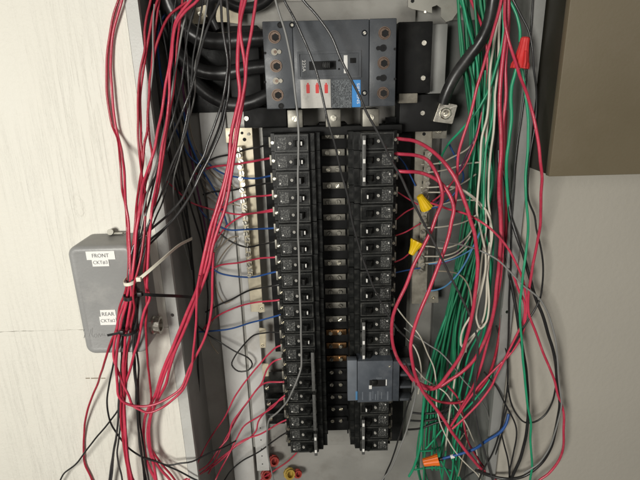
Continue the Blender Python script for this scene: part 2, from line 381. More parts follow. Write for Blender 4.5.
for nm, x0, x1, y0, y1 in (('gap_shade_sheet', -.0845, -.060, P(265,352,3).z, 1.555), ('gap_shade_sheet', .105, .128, 1.06, 1.553)):
    part(en, nm, 'black_plate', lambda b: box(b, x0, x1, -.030, -.0285, y0, y1))  # black sheets added to stand in for the dark gaps beside the breakers
# brackets at the top that carry the interior
def bracket(name, label, pts, d, holes, slots, m='bracket_grey'):
    c = P(pts[0][0], pts[0][1], d)
    th = thing(name, label, 'bracket', (c.x, -.012, c.z))
    out = [P(x, y, d) for x, y in pts]
    part(th, 'plate', m, lambda b: (prism(b, [(p.x, p.z) for p in out], d/100-.0018, d/100, FRONT)))
    for (x, y, r) in holes:
        q = P(x, y, d); part(th, 'hole', 'hole_black', lambda b: cyl(b, (q.x, -d/100-.0002, q.z), (0,1,0), r, .0008, 16))
    for (x, y, r) in slots:
        q = P(x, y, d+.2); part(th, 'screw', 'screw_metal', lambda b: slot_screw(b, (q.x, -d/100-.001, q.z), (0,-1,0), r, .003))
    part(th, 'standoff', 'box_grey', lambda b: box(b, min(p.x for p in out)+.004, max(p.x for p in out)-.004, -d/100+.0019, -.0125, max(p.z for p in out)-.012, max(p.z for p in out)-.004))
    return th
bracket('support_bracket', 'pale metal bracket behind cables at the top left of the main breaker',
        [(192,24),(196,8),(205,5),(236,5),(240,10),(240,24),(226,22),(214,22),(211,16),(206,17),(203,24)], 4.0, [(236,11,.0022)], [(200,14,.0028)], 'cream_bar')
bracket('support_bracket', 'pale notched metal bracket at the top right of the main breaker',
        [(408,-6),(408,7),(412,9),(432,13),(432,7),(437,5),(441,8),(441,17),(446,22),(452,20),(462,6),(462,-6)], 4.0, [(412.5,1,.0025)], [(425,12,.0016)])

# ------------------------------------------------------------------ main breaker
MX0, MX1, MZ0, MZ1, MY = -.0660, .1043, 1.5732, 1.6803, -.126
mb = thing('main_breaker', 'large slate grey main circuit breaker marked 225A above the breaker columns', 'breaker', ((MX0+MX1)/2, -.03, MZ0))
lx = P(293.5, 60, 12.6).x; rx = P(369.5, 60, 12.6).x
part(mb, 'body', 'slate', lambda b: box(b, lx+.0003, rx-.0006, MY, -.03, MZ0+.0005, MZ1-.0005, .0012))
def endblock(b, x0, x1):
    box(b, x0, x1, MY+.0010, -.031, MZ0, MZ1, .0012)
part(mb, 'terminal_cover', 'slate', lambda b: endblock(b, MX0, lx))
part(mb, 'terminal_cover', 'slate', lambda b: endblock(b, rx, MX1))
def lug(x, y, r, inner='bronze'):
    q = P(x, y, 12.6)
    o = part(mb, 'lug_hole', inner, lambda b: lathe(b, [(r,-.0002),(r*1.0,.0012),(r*.84,.0012),(r*.78,.0002),(r*.45,.0001),(r*.42,.0003),(0.0001,.0003)], axis_m((q.x, MY+.0009, q.z), (0,-1,0)), 24))
    part(mb, 'lug_screw', 'hole_black', lambda b: cyl(b, (q.x+r*.12, MY+.0004, q.z-r*.05), (0,1,0), r*.60, .0012, 6), parent=o)
for x, y in ((274.5,37),(276,66),(277.5,95),(384.5,33),(383.5,63),(383,93)): lug(x, y, .0078)
for x, y in ((274.5,52),(276,81),(383,48),(383,78)):
    q = P(x, y, 12.6); s = 1 if x < 300 else -1
    o = part(mb, 'test_port', 'tan_bar' if x < 300 else 'black_plate', lambda b: (cyl(b, (q.x, MY, q.z), (0,1,0), .0042, .0022, 16), cyl(b, (q.x+s*.0062, MY, q.z), (0,1,0), .0026, .0020, 12)))
    part(mb, 'port_screw', 'bronze' if x < 300 else 'hole_black', lambda b: cyl(b, (q.x+s*.001, MY-.0012, q.z), (0,1,0), .0021, .0010, 10), parent=o)
    q2 = P(265 if x < 300 else 395, y+1, 12.6)
    part(mb, 'notch', 'hole_black', lambda b: cyl(b, (q2.x, MY+.0010, q2.z), (0,1,0), .0017, .0008, 10))
for x, y in ((280,25),(292,25),(364.5,33),(364.5,93),(281,106)):
    q = P(x, y, 12.6)
    o = part(mb, 'cover_screw', 'black_plate', lambda b: lathe(b, [(.0037,0),(.0037,.0008),(.0028,.0008),(.0024,.0001),(.0001,.0001)], axis_m((q.x, MY+.0008, q.z), (0,-1,0)), 16))
    if x in (292, 364.5): part(mb, 'screw_glint', 'screw_metal', lambda b: slot_screw(b, (q.x, MY+.0004, q.z), (0,-1,0), .0017, .0014), parent=o)
a, c = P(297,52,12.6), P(361,77.5,12.6)
hb = part(mb, 'handle_bezel', 'slate', lambda b: frame(b, (a.x,c.x,c.z,a.z), (a.x+.003,c.x-.003,c.z+.003,a.z-.003), MY-.0022, MY+.0003))
part(mb, 'bezel_floor', 'slate', lambda b: box(b, a.x+.0031, c.x-.0031, MY-.0006, MY+.0004, c.z+.0031, a.z-.0031), parent=hb)
a, c = P(309,61.5,12.6), P(336,69.5,12.6)
part(mb, 'handle_slot', 'hole_black', lambda b: box(b, a.x, c.x, MY-.0011, MY-.0005, c.z, a.z))
a, c = P(322,62,12.6), P(330,69,12.6)
part(mb, 'handle', 'breaker_black', lambda b: (box(b, a.x, c.x, MY-.0155, MY-.001, c.z+.0006, a.z-.0006, .0012), [box(b, a.x+.001+i*.0024, a.x+.0022+i*.0024, MY-.0165, MY-.0152, c.z+.001, a.z-.001) for i in range(4)]))
q = P(304.0, 66, 12.6); text(mb, 'rating_lettering', '225A', 'paint_white', (q.x, MY-.0006, q.z), .0042, .0142, rot=-math.pi/2, parent=hb)
a, c = P(343.7,55.3,12.6), P(347.6,73.2,12.6); part(mb, 'white_tab', 'paint_white', lambda b: box(b, a.x, c.x, MY-.0010, MY-.0005, c.z, a.z, .0002), parent=hb)
a, c = P(350,58,12.6), P(356,63,12.6); part(mb, 'trip_button', 'hole_black', lambda b: box(b, a.x, c.x, MY-.0014, MY-.0005, c.z, a.z, .0004), parent=hb)
for y in (60.5, 69): q = P(339,y,12.6); part(mb, 'indicator_hole', 'hole_black', lambda b: cyl(b, (q.x, MY-.0007, q.z), (0,1,0), .0013, .0006, 10), parent=hb)
a, c = P(300.3,80,12.6), P(331,107.6,12.6)
wl = part(mb, 'warning_label', 'label_white', lambda b: box(b, a.x, c.x, MY-.0003, MY+.0003, c.z, a.z))
for x in (308, 317.2, 326.2):
    q = P(x, 88, 12.6)
    part(mb, 'red_mark', 'label_red', lambda b: (prism(b, rrect(q.x-.0022, q.x+.0022, q.z-.0066, q.z+.0044, .0008), -MY+.0003, -MY+.0006, FRONT), prism(b, [(q.x-.0010,q.z+.0045),(q.x+.0010,q.z+.0045),(q.x+.0010,q.z+.0064),(q.x-.0010,q.z+.0064)], -MY+.0003, -MY+.0006, FRONT)), parent=wl)
a, c = P(331.5,80,12.6), P(351.5,107.6,12.6)
part(mb, 'data_label', 'fine_print', lambda b: box(b, a.x, c.x, MY-.0003, MY+.0003, c.z, a.z))
a, c = P(352,80,12.6), P(360.5,107,12.6)
bl = part(mb, 'brand_label', 'label_blue', lambda b: box(b, a.x, c.x, MY-.0003, MY+.0003, c.z, a.z))
q = P(358.2, 93.5, 12.6); text(mb, 'brand_lettering', 'SIEMENS', 'paint_white', (q.x, MY-.0003, q.z), .0036, .026, rot=-math.pi/2, parent=bl)
# load lugs below the main breaker
for x0, x1, y0 in ((287,303,110),(325.5,341,109.5),(362.5,379,109)):
    a, c = P(x0,y0,9), P(x1,y0+17.5,9)
    th = part(mb, 'load_lug', 'dull_zinc', lambda b: box(b, a.x, c.x, -.09, -.05, c.z, a.z, .0012))
    q = P((x0+x1)/2, y0+8.5, 9); part(mb, 'lug_screw', 'screw_metal', lambda b: slot_screw(b, (q.x, -.0905, q.z), (0,-1,0), .0042, .003, ang=random.random()*3), parent=th)

# black insulating plates either side of and below the main breaker
def plate(name, label, x0, y0, x1, y1, d, thick, screws=(), m='black_plate', sm='zinc', holes=()):
    a, c = P(x0, y0, d), P(x1, y1, d)
    th = thing(name, label, 'plate', ((a.x+c.x)/2, -d/100+thick, c.z))
    part(th, 'plate', m, lambda b: box(b, a.x, c.x, -d/100, -d/100+thick, c.z, a.z, .0012))
    for x, y in screws:
        q = P(x, y, d); part(th, 'screw', sm, lambda b: lathe(b, [(.0038,0),(.0038,.0012),(.0032,.0018),(.0018,.0018),(.0016,.0008),(.0001,.0008)], axis_m((q.x, -d/100+.0002, q.z), (0,-1,0)), 6 if sm=='x' else 18))
    for x, y in holes:
        q = P(x, y, d); part(th, 'hole', 'hole_black', lambda b: cyl(b, (q.x, -d/100, q.z), (0,1,0), .0025, .0008, 14))
    return th
plate('insulating_plate', 'black plate with bright screws right of the main breaker', 398.5, 22, 430, 93, 7.0, .05, [(424,43),(423,78)])
plate('insulating_plate', 'dark plate below the tall black plate at upper right', 400, 95, 447, 131, 6.0, .045, [(422.5,113)])
plate('spacer_block', 'small tan block under the tall black plate', 399, 93.5, 417.5, 103, 7.6, .012, m='tan_bar')
plate('backing_plate', 'dark glossy plate behind the thick feeder cables', 180, 24, 232, 112, 1.9, .0015, m='breaker_black')
plate('insulating_plate', 'black plate left of the main breaker behind the cables', 226, 26, 262, 103, 5.6, .035)
plate('insulating_plate', 'black plate with one round screw above the left neutral bar', 243, 108, 287, 127, 6.6, .04, [(246.5,118.5)])
plate('insulating_plate', 'narrow black plate across the top of both breaker columns', 262, 128, 402, 133.5, 8.0, .03)
plate('cover_strip', 'grey metal strip right of the tall black plate', 430.8, 24, 444.5, 93.5, 5.0, .04, m='box_grey')

# ------------------------------------------------------------------ bus column
XC = .0235; Z0 = 1.5268; PT = .02545
bus = thing('bus_assembly', 'black bus column with screwed metal straps between the breaker columns', 'bus bar', (XC, -.02, 1.0))
part(bus, 'bus_insulator', 'black_plate', lambda b: box(b, XC-.0205, XC+.0205, -.0490, -.0125, .995, 1.548, .001))
for k in (-1, 1): part(bus, 'bus_edge', 'black_plate', lambda b: box(b, XC+k*.0212-.0006, XC+k*.0212+.0006, -.066, -.0126, .995, 1.546))
ZB0 = 1.5302; PB = (1.5302-1.022)/20
for i in range(21):
    z = ZB0-PB*i; m = 'dull_zinc'
    if 13 <= i <= 15: m = 'copper'
    if i < 16:
        st = part(bus, 'strap', m, lambda b: box(b, XC-.0175, XC+.0175, -.054, -.0492, z-.0052, z+.0052, .0008))
    else: st = part(bus, 'strap', 'black_plate', lambda b: box(b, XC-.0175, XC+.0175, -.054, -.0492, z-.0050, z+.0050, .0008))
    for dx in (-.0085, .0062):
        part(bus, 'screw', 'screw_metal' if random.random() < .55 or i > 15 else 'dull_zinc', lambda b: slot_screw(b, (XC+dx+random.uniform(-.0012,.0012), -.0545, z), (0,-1,0), .0033, .0034, ang=random.random()*3, seg=12), parent=st)
for k in (-1, 1): part(bus, 'bus_foot', 'black_plate', lambda b: box(b, XC+k*.019-.0012, XC+k*.019+.0012, -.047, -.03, .986, .9945))

# ------------------------------------------------------------------ branch breakers
YF = -.115
PROF = [(.0200,.060),(.0200,.016),(.0265,.016),(.0275,.0065),(.0345,.0065),(.0355,0),(.0828,0),(.0836,.016),(.0890,.016),(.0890,.060)]
def bmesh_body(n):
    bm = bmesh.new(); h = PT*n/2-.0004
    for k in range(n):                                  # each pole its own moulded face, joined behind
        zc = (k-(n-1)/2)*PT
        prism(bm, PROF, zc-PT/2+.0004, zc+PT/2-.0004)
    bmesh.ops.bevel(bm, geom=[e for e in bm.edges if e.calc_face_angle(0) > .6], offset=.0006, segments=2, profile=.5, affect='EDGES')
    if n > 1: box(bm, .022, .088, .018, .058, -h+.002, h-.002)
    return meshof(bm, 'breaker_black')
def simple(fn, m):
    bm = bmesh.new(); fn(bm); return meshof(bm, m)
def handle_mesh(bm):
    prism(bm, [(.0445,.0015),(.0452,-.0075),(.0478,-.0105),(.0508,-.0098),(.0530,-.006),(.0552,.0015)], -.0042, .0042)
    bmesh.ops.bevel(bm, geom=[e for e in bm.edges if e.calc_face_angle(0) > .5], offset=.0006, segments=2, affect='EDGES')
BM = {n: bmesh_body(n) for n in (1, 2, 3)}
M_bezel = simple(lambda b: frame(b, (.0365,.0820,-.0109,.0109), (.0375,.0810,-.0099,.0099), -.0009, .0003), 'bezel_black')
M_seat = simple(lambda b: frame(b, (.0425,.0572,-.0060,.0060), (.0437,.0560,-.0048,.0048), -.0016, .0003), 'breaker_black')
M_handle = simple(handle_mesh, 'breaker_black')
M_tip = simple(lambda b: box(b, .0440, .0463, -.0084, -.0045, -.0030, .0024, .0004), 'paint_white')
M_label = simple(lambda b: box(b, .0662, .0798, -.0003, .0003, -.0082, .0082), 'rating_print')
M_ind = simple(lambda b: slot_screw(b, (.0608,-.0004,.0), (0,-1,0), .0021, .0022), 'pale_plastic')
M_dot = simple(lambda b: cyl(b, (.0772,-.0007,.0048), (0,1,0), .0011, .0010, 10), 'paint_white')
M_term = simple(lambda b: slot_screw(b, (.0864,.0148,0), (0,-1,0), .0022, .004), 'screw_metal')
M_clamp = simple(lambda b: box(b, .0888, .0925, .020, .034, -.0075, .0075, .0008), 'dull_zinc')
def tie_mesh(n, bm):
    h = PT*n/2-.0035
    box(bm, .0375, .0425, -.0125, -.0098, -h, h, .0006)
M_tie = {n: simple(lambda b, n=n: tie_mesh(n, b), 'tie_grey') for n in (2, 3)}
M_tiemark = simple(lambda b: box(b, .0384, .0418, -.0131, -.0122, -.0030, .0030, .0003), 'paint_white')
def breaker(row, n, side, label, marks=True):
    z = Z0-PT*(row+(n-1)/2)
    t = thing('circuit_breaker', label, 'breaker', (XC+random.uniform(-.0004,.0004), YF+random.uniform(-.0009,.0009), z), 'branch breakers in the two columns')
    t.rotation_euler = (random.uniform(-.006,.006), (math.pi if side < 0 else 0), random.uniform(-.008,.008))
    def ch(me, name, dz=0, parent=t, pos=True):
        o = bpy.data.objects.new(name, me); C.objects.link(o); o.parent = parent
        if pos: o.location = (0, 0, dz)
        return o
    ch(BM[n], 'body')
    for k in range(n):
        dz = (k-(n-1)/2)*PT
        ch(M_bezel, 'bezel', dz); ch(M_seat, 'handle_seat', dz)
        hd = ch(M_handle, 'handle', dz)
        if n == 1 and random.random() < .75: ch(M_tip, 'handle_tip', 0, hd)
        if not (n == 3 and k == 2 and side > 0 and row == 0): lb = ch(M_label, 'rating_label', dz); ch(M_dot, 'label_dot', 0, lb)
        ch(M_ind, 'indicator_screw', dz); ch(M_term, 'terminal_screw', dz); ch(M_clamp, 'wire_clamp', dz)
    if n > 1:
        tb = ch(M_tie[n], 'tie_bar')
        if marks:
            for k in range(n): ch(M_tiemark, 'tie_mark', (k-(n-1)/2)*PT, tb)
    return t
ordn = ['first','second','third','fourth','fifth','sixth','seventh','eighth','ninth','tenth','eleventh','twelfth','thirteenth']
for i in range(13): breaker(i, 1, -1, 'black single-pole breaker, %s from the top in the left column' % ordn[i])
breaker(13, 3, -1, 'black three-pole breaker below the thirteen single ones in the left column', False)
breaker(16, 3, -1, 'black three-pole breaker second from the bottom of the left column', False)
breaker(19, 2, -1, 'black two-pole breaker at the very bottom of the left column', True)
breaker(0, 3, 1, 'black three-pole breaker with long tie bar at the top of the right column')
for i in range(3, 11): breaker(i, 1, 1, 'black single-pole breaker, %s single one from the top in the right column' % ordn[i-3])
breaker(11, 3, 1, 'black three-pole breaker directly above the grey moulded breaker')
breaker(17, 1, 1, 'black single-pole breaker directly below the grey moulded breaker')
breaker(18, 3, 1, 'black three-pole breaker at the very bottom of the right column')

# grey moulded case breaker on the right column
D2 = 13.2; GY = -D2/100
gb = thing('moulded_breaker', 'slate grey moulded breaker standing proud near the bottom of the right column', 'breaker', (.085, -.055, P(370,401,D2).z))
def pbox(b, x0, y0, x1, y1, d, back, bev=.0008):
    a, c = P(x0, (y0+y1)/2, d), P(x1, (y0+y1)/2, d); zt, zb = P((x0+x1)/2, y0, d).z, P((x0+x1)/2, y1, d).z
    box(b, a.x, c.x, -d/100, back, zb, zt, bev)
part(gb, 'body', 'slate_blue', lambda b: pbox(b, 357.5, 361, 392.5, 402, D2, -.055))
part(gb, 'end_cap', 'slate_light', lambda b: pbox(b, 347.5, 360.5, 357, 400.8, D2+.1, GY+.012))
part(gb, 'base', 'breaker_black', lambda b: pbox(b, 351, 361.5, 356.8, 400, D2-1.25, -.055))
part(gb, 'rib_strip', 'slate_blue', lambda b: [pbox(b, 392.9+i*1.3, 361.5, 393.9+i*1.3, 401, D2-.3, -.055, .0004) for i in range(5)])
tm = part(gb, 'terminal_block', 'breaker_black', lambda b: pbox(b, 399.6, 362, 412, 400.5, D2-2.6, -.055))
for y in (363.5, 374, 386, 398.5): part(gb, 'barrier', 'slate', lambda b: pbox(b, 399.8, y, 411.5, y+2.2, D2-.9, -.1055, .0003), parent=tm)
part(gb, 'handle_slot', 'hole_black', lambda b: pbox(b, 369.5, 380, 385.5, 386.5, D2+.05, GY+.0004, 0))
part(gb, 'handle', 'breaker_black', lambda b: pbox(b, 372, 381, 377, 385.6, D2+.45, GY-.0006))
part(gb, 'white_mark', 'paint_white', lambda b: pbox(b, 369, 385.5, 371.8, 389, D2+.06, GY+.0004, 0))
part(gb, 'white_mark', 'paint_white', lambda b: pbox(b, 385.8, 379.5, 386.8, 385.5, D2+.06, GY+.0004, 0))
part(gb, 'white_mark', 'slate_light', lambda b: pbox(b, 376, 377.6, 382, 378.6, D2+.06, GY+.0004, 0))
part(gb, 'cover_screw', 'zinc', lambda b: (lambda q: slot_screw(b, (q.x, GY-.0003, q.z), (0,-1,0), .0017, .0015))(P(389.5,366,D2)))
for x0, x1, y0, y1 in ((362,363.2,392,400),(369,371.5,392,400.5),(372.5,373.3,391,399),(375,376,394,400),(377.5,378.4,391,400),(381.2,382,392,399),(387,388.4,391.5,400)):
    part(gb, 'print_bar', 'slate_light', lambda b: pbox(b, x0, y0, x1, y1, D2+.04, GY+.0003, 0))
part(gb, 'clip', 'pale_blue', lambda b: pbox(b, 355.6, 391.5, 357.6, 400, D2+.14, GY+.001, .0002))

# ------------------------------------------------------------------ neutral bars
def bar(label, pts_plate, blk, d, mp, ms, nscrew, head=None, extra=None):
    c = P(*pts_plate[0], d)
    t = thing('neutral_bar', label, 'neutral bar', (c.x, -.0125, c.z))
    out = [P(x, y, d) for x, y in pts_plate]
    part(t, 'plate', mp, lambda b: (prism(b, [(p.x, p.z) for p in out], d/100-.003, d/100, FRONT), bmesh.ops.bevel(b, geom=b.edges[:], offset=.0005, segments=1, affect='EDGES')))
    (x0, y0), (x1, y1), wpx = blk
    A, B = P(x0, y0, d+.7), P(x1, y1, d+.7)
    wd = wpx
    def blkfn(b):
        ax = (B-A); L = ax.length; M = Matrix.Translation((A+B)/2) @ Matrix.Rotation(math.atan2(ax.x, -ax.z)*-1, 4, 'Y')
        r = bmesh.ops.create_cube(b, size=1, matrix=M @ Matrix.Diagonal((wd, .0095, L, 1)))
        bmesh.ops.bevel(b, geom=list({e for v in r['verts'] for e in v.link_edges}), offset=.0006, segments=1, affect='EDGES')
    bk = part(t, 'terminal_block', ms, blkfn)
    for i in range(nscrew):
        q = A.lerp(B, (i+.5)/nscrew); sx = (-1)**i*wd*.16
        part(t, 'screw', 'zinc', lambda b: slot_screw(b, (q.x+sx, q.y-.0052, q.z), (0,-1,0), .0036, .0045, ang=random.random()*3, seg=12), parent=bk)
        part(t, 'wire_port', 'hole_black', lambda b: box(b, q.x+(-wd/2-.0003 if sx > 0 else wd/2-.0004), q.x+(-wd/2+.0004 if sx > 0 else wd/2+.0003), q.y-.003, q.y+.003, q.z-.0022, q.z+.0022), parent=bk)
    for (x, y, r, mm) in (head or ()):
        q = P(x, y, d)
        if mm == 'hole_black': part(t, 'hole', mm, lambda b: cyl(b, (q.x, -d/100, q.z), (0,1,0), r, .0008, 14))
        else: part(t, 'plate_screw', mm, lambda b: slot_screw(b, (q.x, -d/100-.0005, q.z), (0,-1,0), r, .003))
    part(t, 'standoff', 'black_plate', lambda b: box(b, min(A.x,B.x)-.002, max(A.x,B.x)+.004, -d/100+.0035, -.0125, B.z+.01, A.z-.01))
    return t
bar('cream neutral bar with a long row of screws left of the breakers', [(225,128),(252,127.5),(263,312),(251,312),(236,143),(226,143)],
    ((239.5,146),(251,276),.0085), 4.2, 'cream_bar', 'cream_bar', 24, [(230,135.5,.0024,'hole_black'),(244.5,139.5,.0028,'hole_black'),(248.5,134,.0022,'dull_zinc'),(242,133,.0022,'hole_black')])
bar('dull tan neutral bar with screws right of the breakers', [(415.5,122.5),(432,122.5),(432,140),(428.5,232),(426.5,304),(411.5,304),(414,200)],
    ((427.5,150),(420,272),.0095), 4.2, 'tan_bar', 'tan_bar', 18, [(424,134,.0026,'hole_black'),(427,126.5,.0026,'dull_zinc'),(436,297,.0018,'hole_black')])
def lugthing(label, pts, d, sc, r, thick, m='dull_zinc'):
    out = [P(x, y, d) for x, y in pts]; c = out[0]
    t = thing('cable_lug', label, 'cable lug', (c.x, -d/100+thick, min(p.z for p in out)))
    part(t, 'lug_body', m, lambda b: (prism(b, [(p.x, p.z) for p in out], d/100-thick, d/100, FRONT), bmesh.ops.bevel(b, geom=b.edges[:], offset=.0008, segments=2, affect='EDGES')))
    q = P(*sc, d); part(t, 'lug_screw', 'screw_metal', lambda b: lathe(b, [(r,0),(r,.0014),(r*.86,.0026),(r*.58,.0026),(r*.5,.0006),(r*.28,.0004),(r*.24,.0014),(.0001,.0014)], axis_m((q.x, -d/100+.0002, q.z), (0,-1,0)), 20))
lugthing('large square lug clamping the thick black cable', [(440,102),(457.5,105),(452.5,124),(433,121.5)], 7.2, (445.5,113.5), .0082, .016, 'zinc')
lugthing('small square lug plate at the top of the right neutral bar', [(433,124),(447.5,123),(446.5,138.5),(432.5,138.5)], 5.0, (438.5,130.3), .0052, .010)
# end plate of the right bar and straps on the left bar
lugthing('tan end plate with a hole under the right neutral bar', [(428,291),(438.5,291),(438.5,303),(428,303)], 4.6, (433,297.5), .0026, .004, 'tan_bar')
for lab, pts, sc in (('cream strap below the left neutral bar beside the blue wire', [(258,305),(264,304),(265,312),(259,313)], (261.5,308)),
                     ('cream strap beside the black wire loop', [(259,328),(266,329),(266,348),(260,348)], (262.5,345)),
                     ('cream strap lowest of the three by the left rail', [(262,364),(268.5,364),(269,383),(263,383)], (265.5,379))):
    lugthing(lab, pts, 4.4, sc, .0022, .003, 'cream_bar')

# ------------------------------------------------------------------ junction box
JX0, JX1, JZ0, JZ1, JY = -.3262, -.2405, 1.2558, 1.4128, -.201
jb = thing('junction_box', 'grey plastic junction box with two white stickers on the plywood', 'junction box', ((JX0+JX1)/2, -.1447, JZ0))
def jbody(b):
    loops = []
    def loop(ins, y, r): loops.append([b.verts.new((p[0], y, p[1])) for p in rrect(JX0+ins, JX1-ins, JZ0+ins, JZ1-ins, r, 8)])
    loop(0, -.1447, .0125); loop(0, -.170, .0125); loop(.0002, JY+.006, .0125)
    for k in range(1, 7):
        a = math.pi/2*k/6; loop(.0002+.0055*(1-math.cos(a)), JY+.006-.006*math.sin(a)+.0, max(.0125-.0055*(1-math.cos(a)), .004))
    loop(.0085, JY+.0001, .0055); loop(.0092, JY+.0004, .005)
    for p, q in zip(loops, loops[1:]):
        n = len(p)
        for k in range(n): b.faces.new((p[k], p[(k+1) % n], q[(k+1) % n], q[k]))
    b.faces.new(loops[-1]); b.faces.new(list(reversed(loops[0])))
part(jb, 'body', 'pvc_grey', jbody, sharp=50)
def jtext(body, x0, y0, x1, y1, lines):
    pass
def sticker(boxes, lines):
    def fn(b):
        for i, (x0, y0, x1, y1) in enumerate(boxes):
            a, c = P(x0, y0, 20.1), P(x1, y1, 20.1); box(b, a.x, c.x, JY-.0004-.0001*i, JY+.0004, c.z, a.z)
    o = part(jb, 'sticker', 'sticker', fn)
    for body, x, y, hgt, wid in lines:
        q = P(x, y, 20.1); text(jb, 'lettering', body, 'ink_grey', (q.x, JY-.0006, q.z), hgt, wid, parent=o, depth=.0002)
sticker([(85.5,251.5,115.5,259.2),(91.5,258.2,109.5,266)], [('FRONT',100.5,255.4,.0052,.0215),('CKT#3',100.5,262.4,.0052,.0185)])
sticker([(100,310,116.5,317.5),(99.3,316.5,117,324.5)], [('REAR',108.2,313.8,.0052,.0165),('CKT#2',108.2,320.6,.0052,.0195)])
def emboss(b):
    for st in ([(84,338),(86,331),(88.5,337),(91,329)],[(91.5,335),(92.5,328),(92,335),(93.5,337.5)],[(95,334),(94,336),(95.5,337.5),(97,335.5),(96,333.5),(95,334)],[(98,337),(99,333.5),(100.5,336.5),(102,333.5),(103,336)],[(104,333.5),(104.5,336),(106,335.5)],[(86,329),(84.5,328.5),(83.5,331)]):
        sweep(b, catmull([P(x, y, 20.06) for x, y in st], .001), circ(.00042, 6))
part(jb, 'embossed_mark', 'pvc_grey', emboss)
q = P(160, 325.5, 17.4)
cn = part(jb, 'conduit_connector', 'zinc', lambda b: lathe(b, [(.0125,0),(.0125,.003),(.0108,.0045),(.0108,.0075),(.0120,.0080),(.0120,.0125),(.0085,.0125),(.0080,.0060),(.0001,.0060)], axis_m((JX1-.0008, -.172, q.z), (1,0,0)), 24, ribs=1, rib=.05))
q = P(112, 232.5, 15.8)
part(jb, 'top_clip', 'dull_zinc', lambda b: (cyl(b, (q.x-.004, -.152, JZ1+.0045), (0.2,-1,0.25), .0042, .010, 12), box(b, q.x-.002, q.x+.013, -.1545, -.1515, JZ1+.0012, JZ1+.0040, .0006)), 'small dull connector on top of the box')
part(jb, 'lid_screw', 'hole_black', lambda b: (lambda r: cyl(b, (JX1+.0002, -.185, r.z), (1,0,0), .0022, .0014, 12))(P(156,307,18)))

# ------------------------------------------------------------------ wires
OFF = random.Random(3)
def parse(s, d0):
    raw = [tuple(float(v) for v in q.split(',')) for q in s.split()]
    n = len(raw); ds = [r[2] if len(r) > 2 else None for r in raw]
    if ds[0] is None: ds[0] = next((d for d in ds if d is not None), d0)
    if ds[-1] is None: ds[-1] = next((d for d in reversed(ds) if d is not None), d0)
    known = [i for i in range(n) if ds[i] is not None]
    for a, b in zip(known, known[1:]):
        for i in range(a+1, b): ds[i] = ds[a]+(ds[b]-ds[a])*(i-a)/(b-a)
    pts = [[raw[i][0], raw[i][1], ds[i]] for i in range(n)]
    for e, f in ((0, 1), (-1, -2)):
        if pts[e][1] <= 2 or pts[e][1] >= 477:
            dx, dy = pts[e][0]-pts[f][0], pts[e][1]-pts[f][1]; m = math.hypot(dx, dy) or 1; dx, dy = dx/m, max(abs(dy/m), .4)*(1 if dy >= 0 else -1)
            down = pts[e][1] > 200; steps = ((40, .8), (70, .35), (80, .1)) if down else ((30, .7), (45, .3))
            q = list(pts[e])
            for k, f in steps:
                q = [q[0]+dx*k*f, q[1]+(k if down else -k), q[2]]
                pts.insert(0 if e == 0 else len(pts), q)
    return pts
NM = {'red':'red_wire','deep_red':'red_wire','charcoal':'black_wire','black':'black_wire','green':'green_wire','dark_green':'green_wire','white':'white_wire','tan':'tan_wire','pale':'tan_wire','grey':'grey_wire','blue':'blue_wire','pale_blue':'blue_wire','purple':'purple_wire'}
def W(col, r, s, label, group=None, d0=16, n=8):
    pts = [P(*p) for p in parse(s, d0)]
    bm = bmesh.new(); path = catmull(pts, .005)
    # insulated wire is never perfectly straight: a faint wander
    ph = OFF.random()*6
    f1, f2, f3 = OFF.uniform(.12,.22), OFF.uniform(.3,.5), OFF.uniform(.7,.95)
    path = [p+Vector((math.sin(i*f1+ph)*.0006+math.sin(i*f2+ph*3)*.0003+math.sin(i*f3+ph)*.00012, 0, math.sin(i*f2+ph*2)*.0003+math.sin(i*f1*1.3)*.0004)) for i, p in enumerate(path)]
    r *= .90
    sweep(bm, path, circ(r/1000.0, n if r < 2.1 else 12))
    return tag(recentre(obj(NM[col], bm, col, sharp=80)), label, 'wire', group)

# --- left bundle in front of the flange and the junction box
GL = 'red wires of the left bundle'
W('deep_red',1.8,'119,0,15 115,12 111,30 107.6,50,14.8 106.4,70 107,96 109,112 112,126,14.9 117,138 119,148 121,164 123,192,17.4 126,208 127,224,21 127.6,244 128,260 127.6,278,21.6 125,294 120,308 117,328,21.2 112,340 106,356,20 101,372 98,384,17 91,400 86,418,15.4 83.6,436,14.8 83.4,452 85,464 92,479,14.8','red wire farthest out over the plywood, left one of the pair at top left')
W('red',1.9,'122.6,0,15.2 119,12 114,30 111.4,46,14.9 110,70 112,96 114,116 118,136,15.3 122,152 123,160 125,176 126.4,204,20.8 128.4,218 129,242 129.6,258 130,278,22 127,296 122,308 118,320,21.5 116.4,332 114.4,344 114,354,20.6 116.4,366 121,378 124,386,19.5 129,396 133,406 140,410 148,413,19.5 160,409 172,400 182,390 188,378,18.5 192,366 194,348 196,328 197,308,18.5 198,288 200,276','red wire hooking in the lower of two loops under the junction box')
W('deep_red',1.7,'151,0,15.8 147,16 145,32 145.6,44 145,52 142,64 139,80,16.4 138,96 138,120 137.6,136 139,156,17.5 142,176 145,192 145.6,212,20.9 145,232 142,252 138,272,22.6 134,286 133,300,22.6 134,306 131,324,22 130,332 127,352 125,384,19.5 125,414 126,434 128,460,18 131,474 136,486','red wire running over the pale flange into the tied bundle', GL)
W('deep_red',1.8,'157,0,15.6 153,12 150,28 147,46 145,58 143,72 141,96,16.2 141,126 141,140 142,162,17.6 141,180 140.4,192 138.4,212,21 137,232 136,252 134,272,21.4 134,288 131,310 126,335,21 123,360 122,384,19 121,404 121,424 123,440 126,456 128,472,17 130,486','red wire running over the pale flange into the tied bundle', GL)
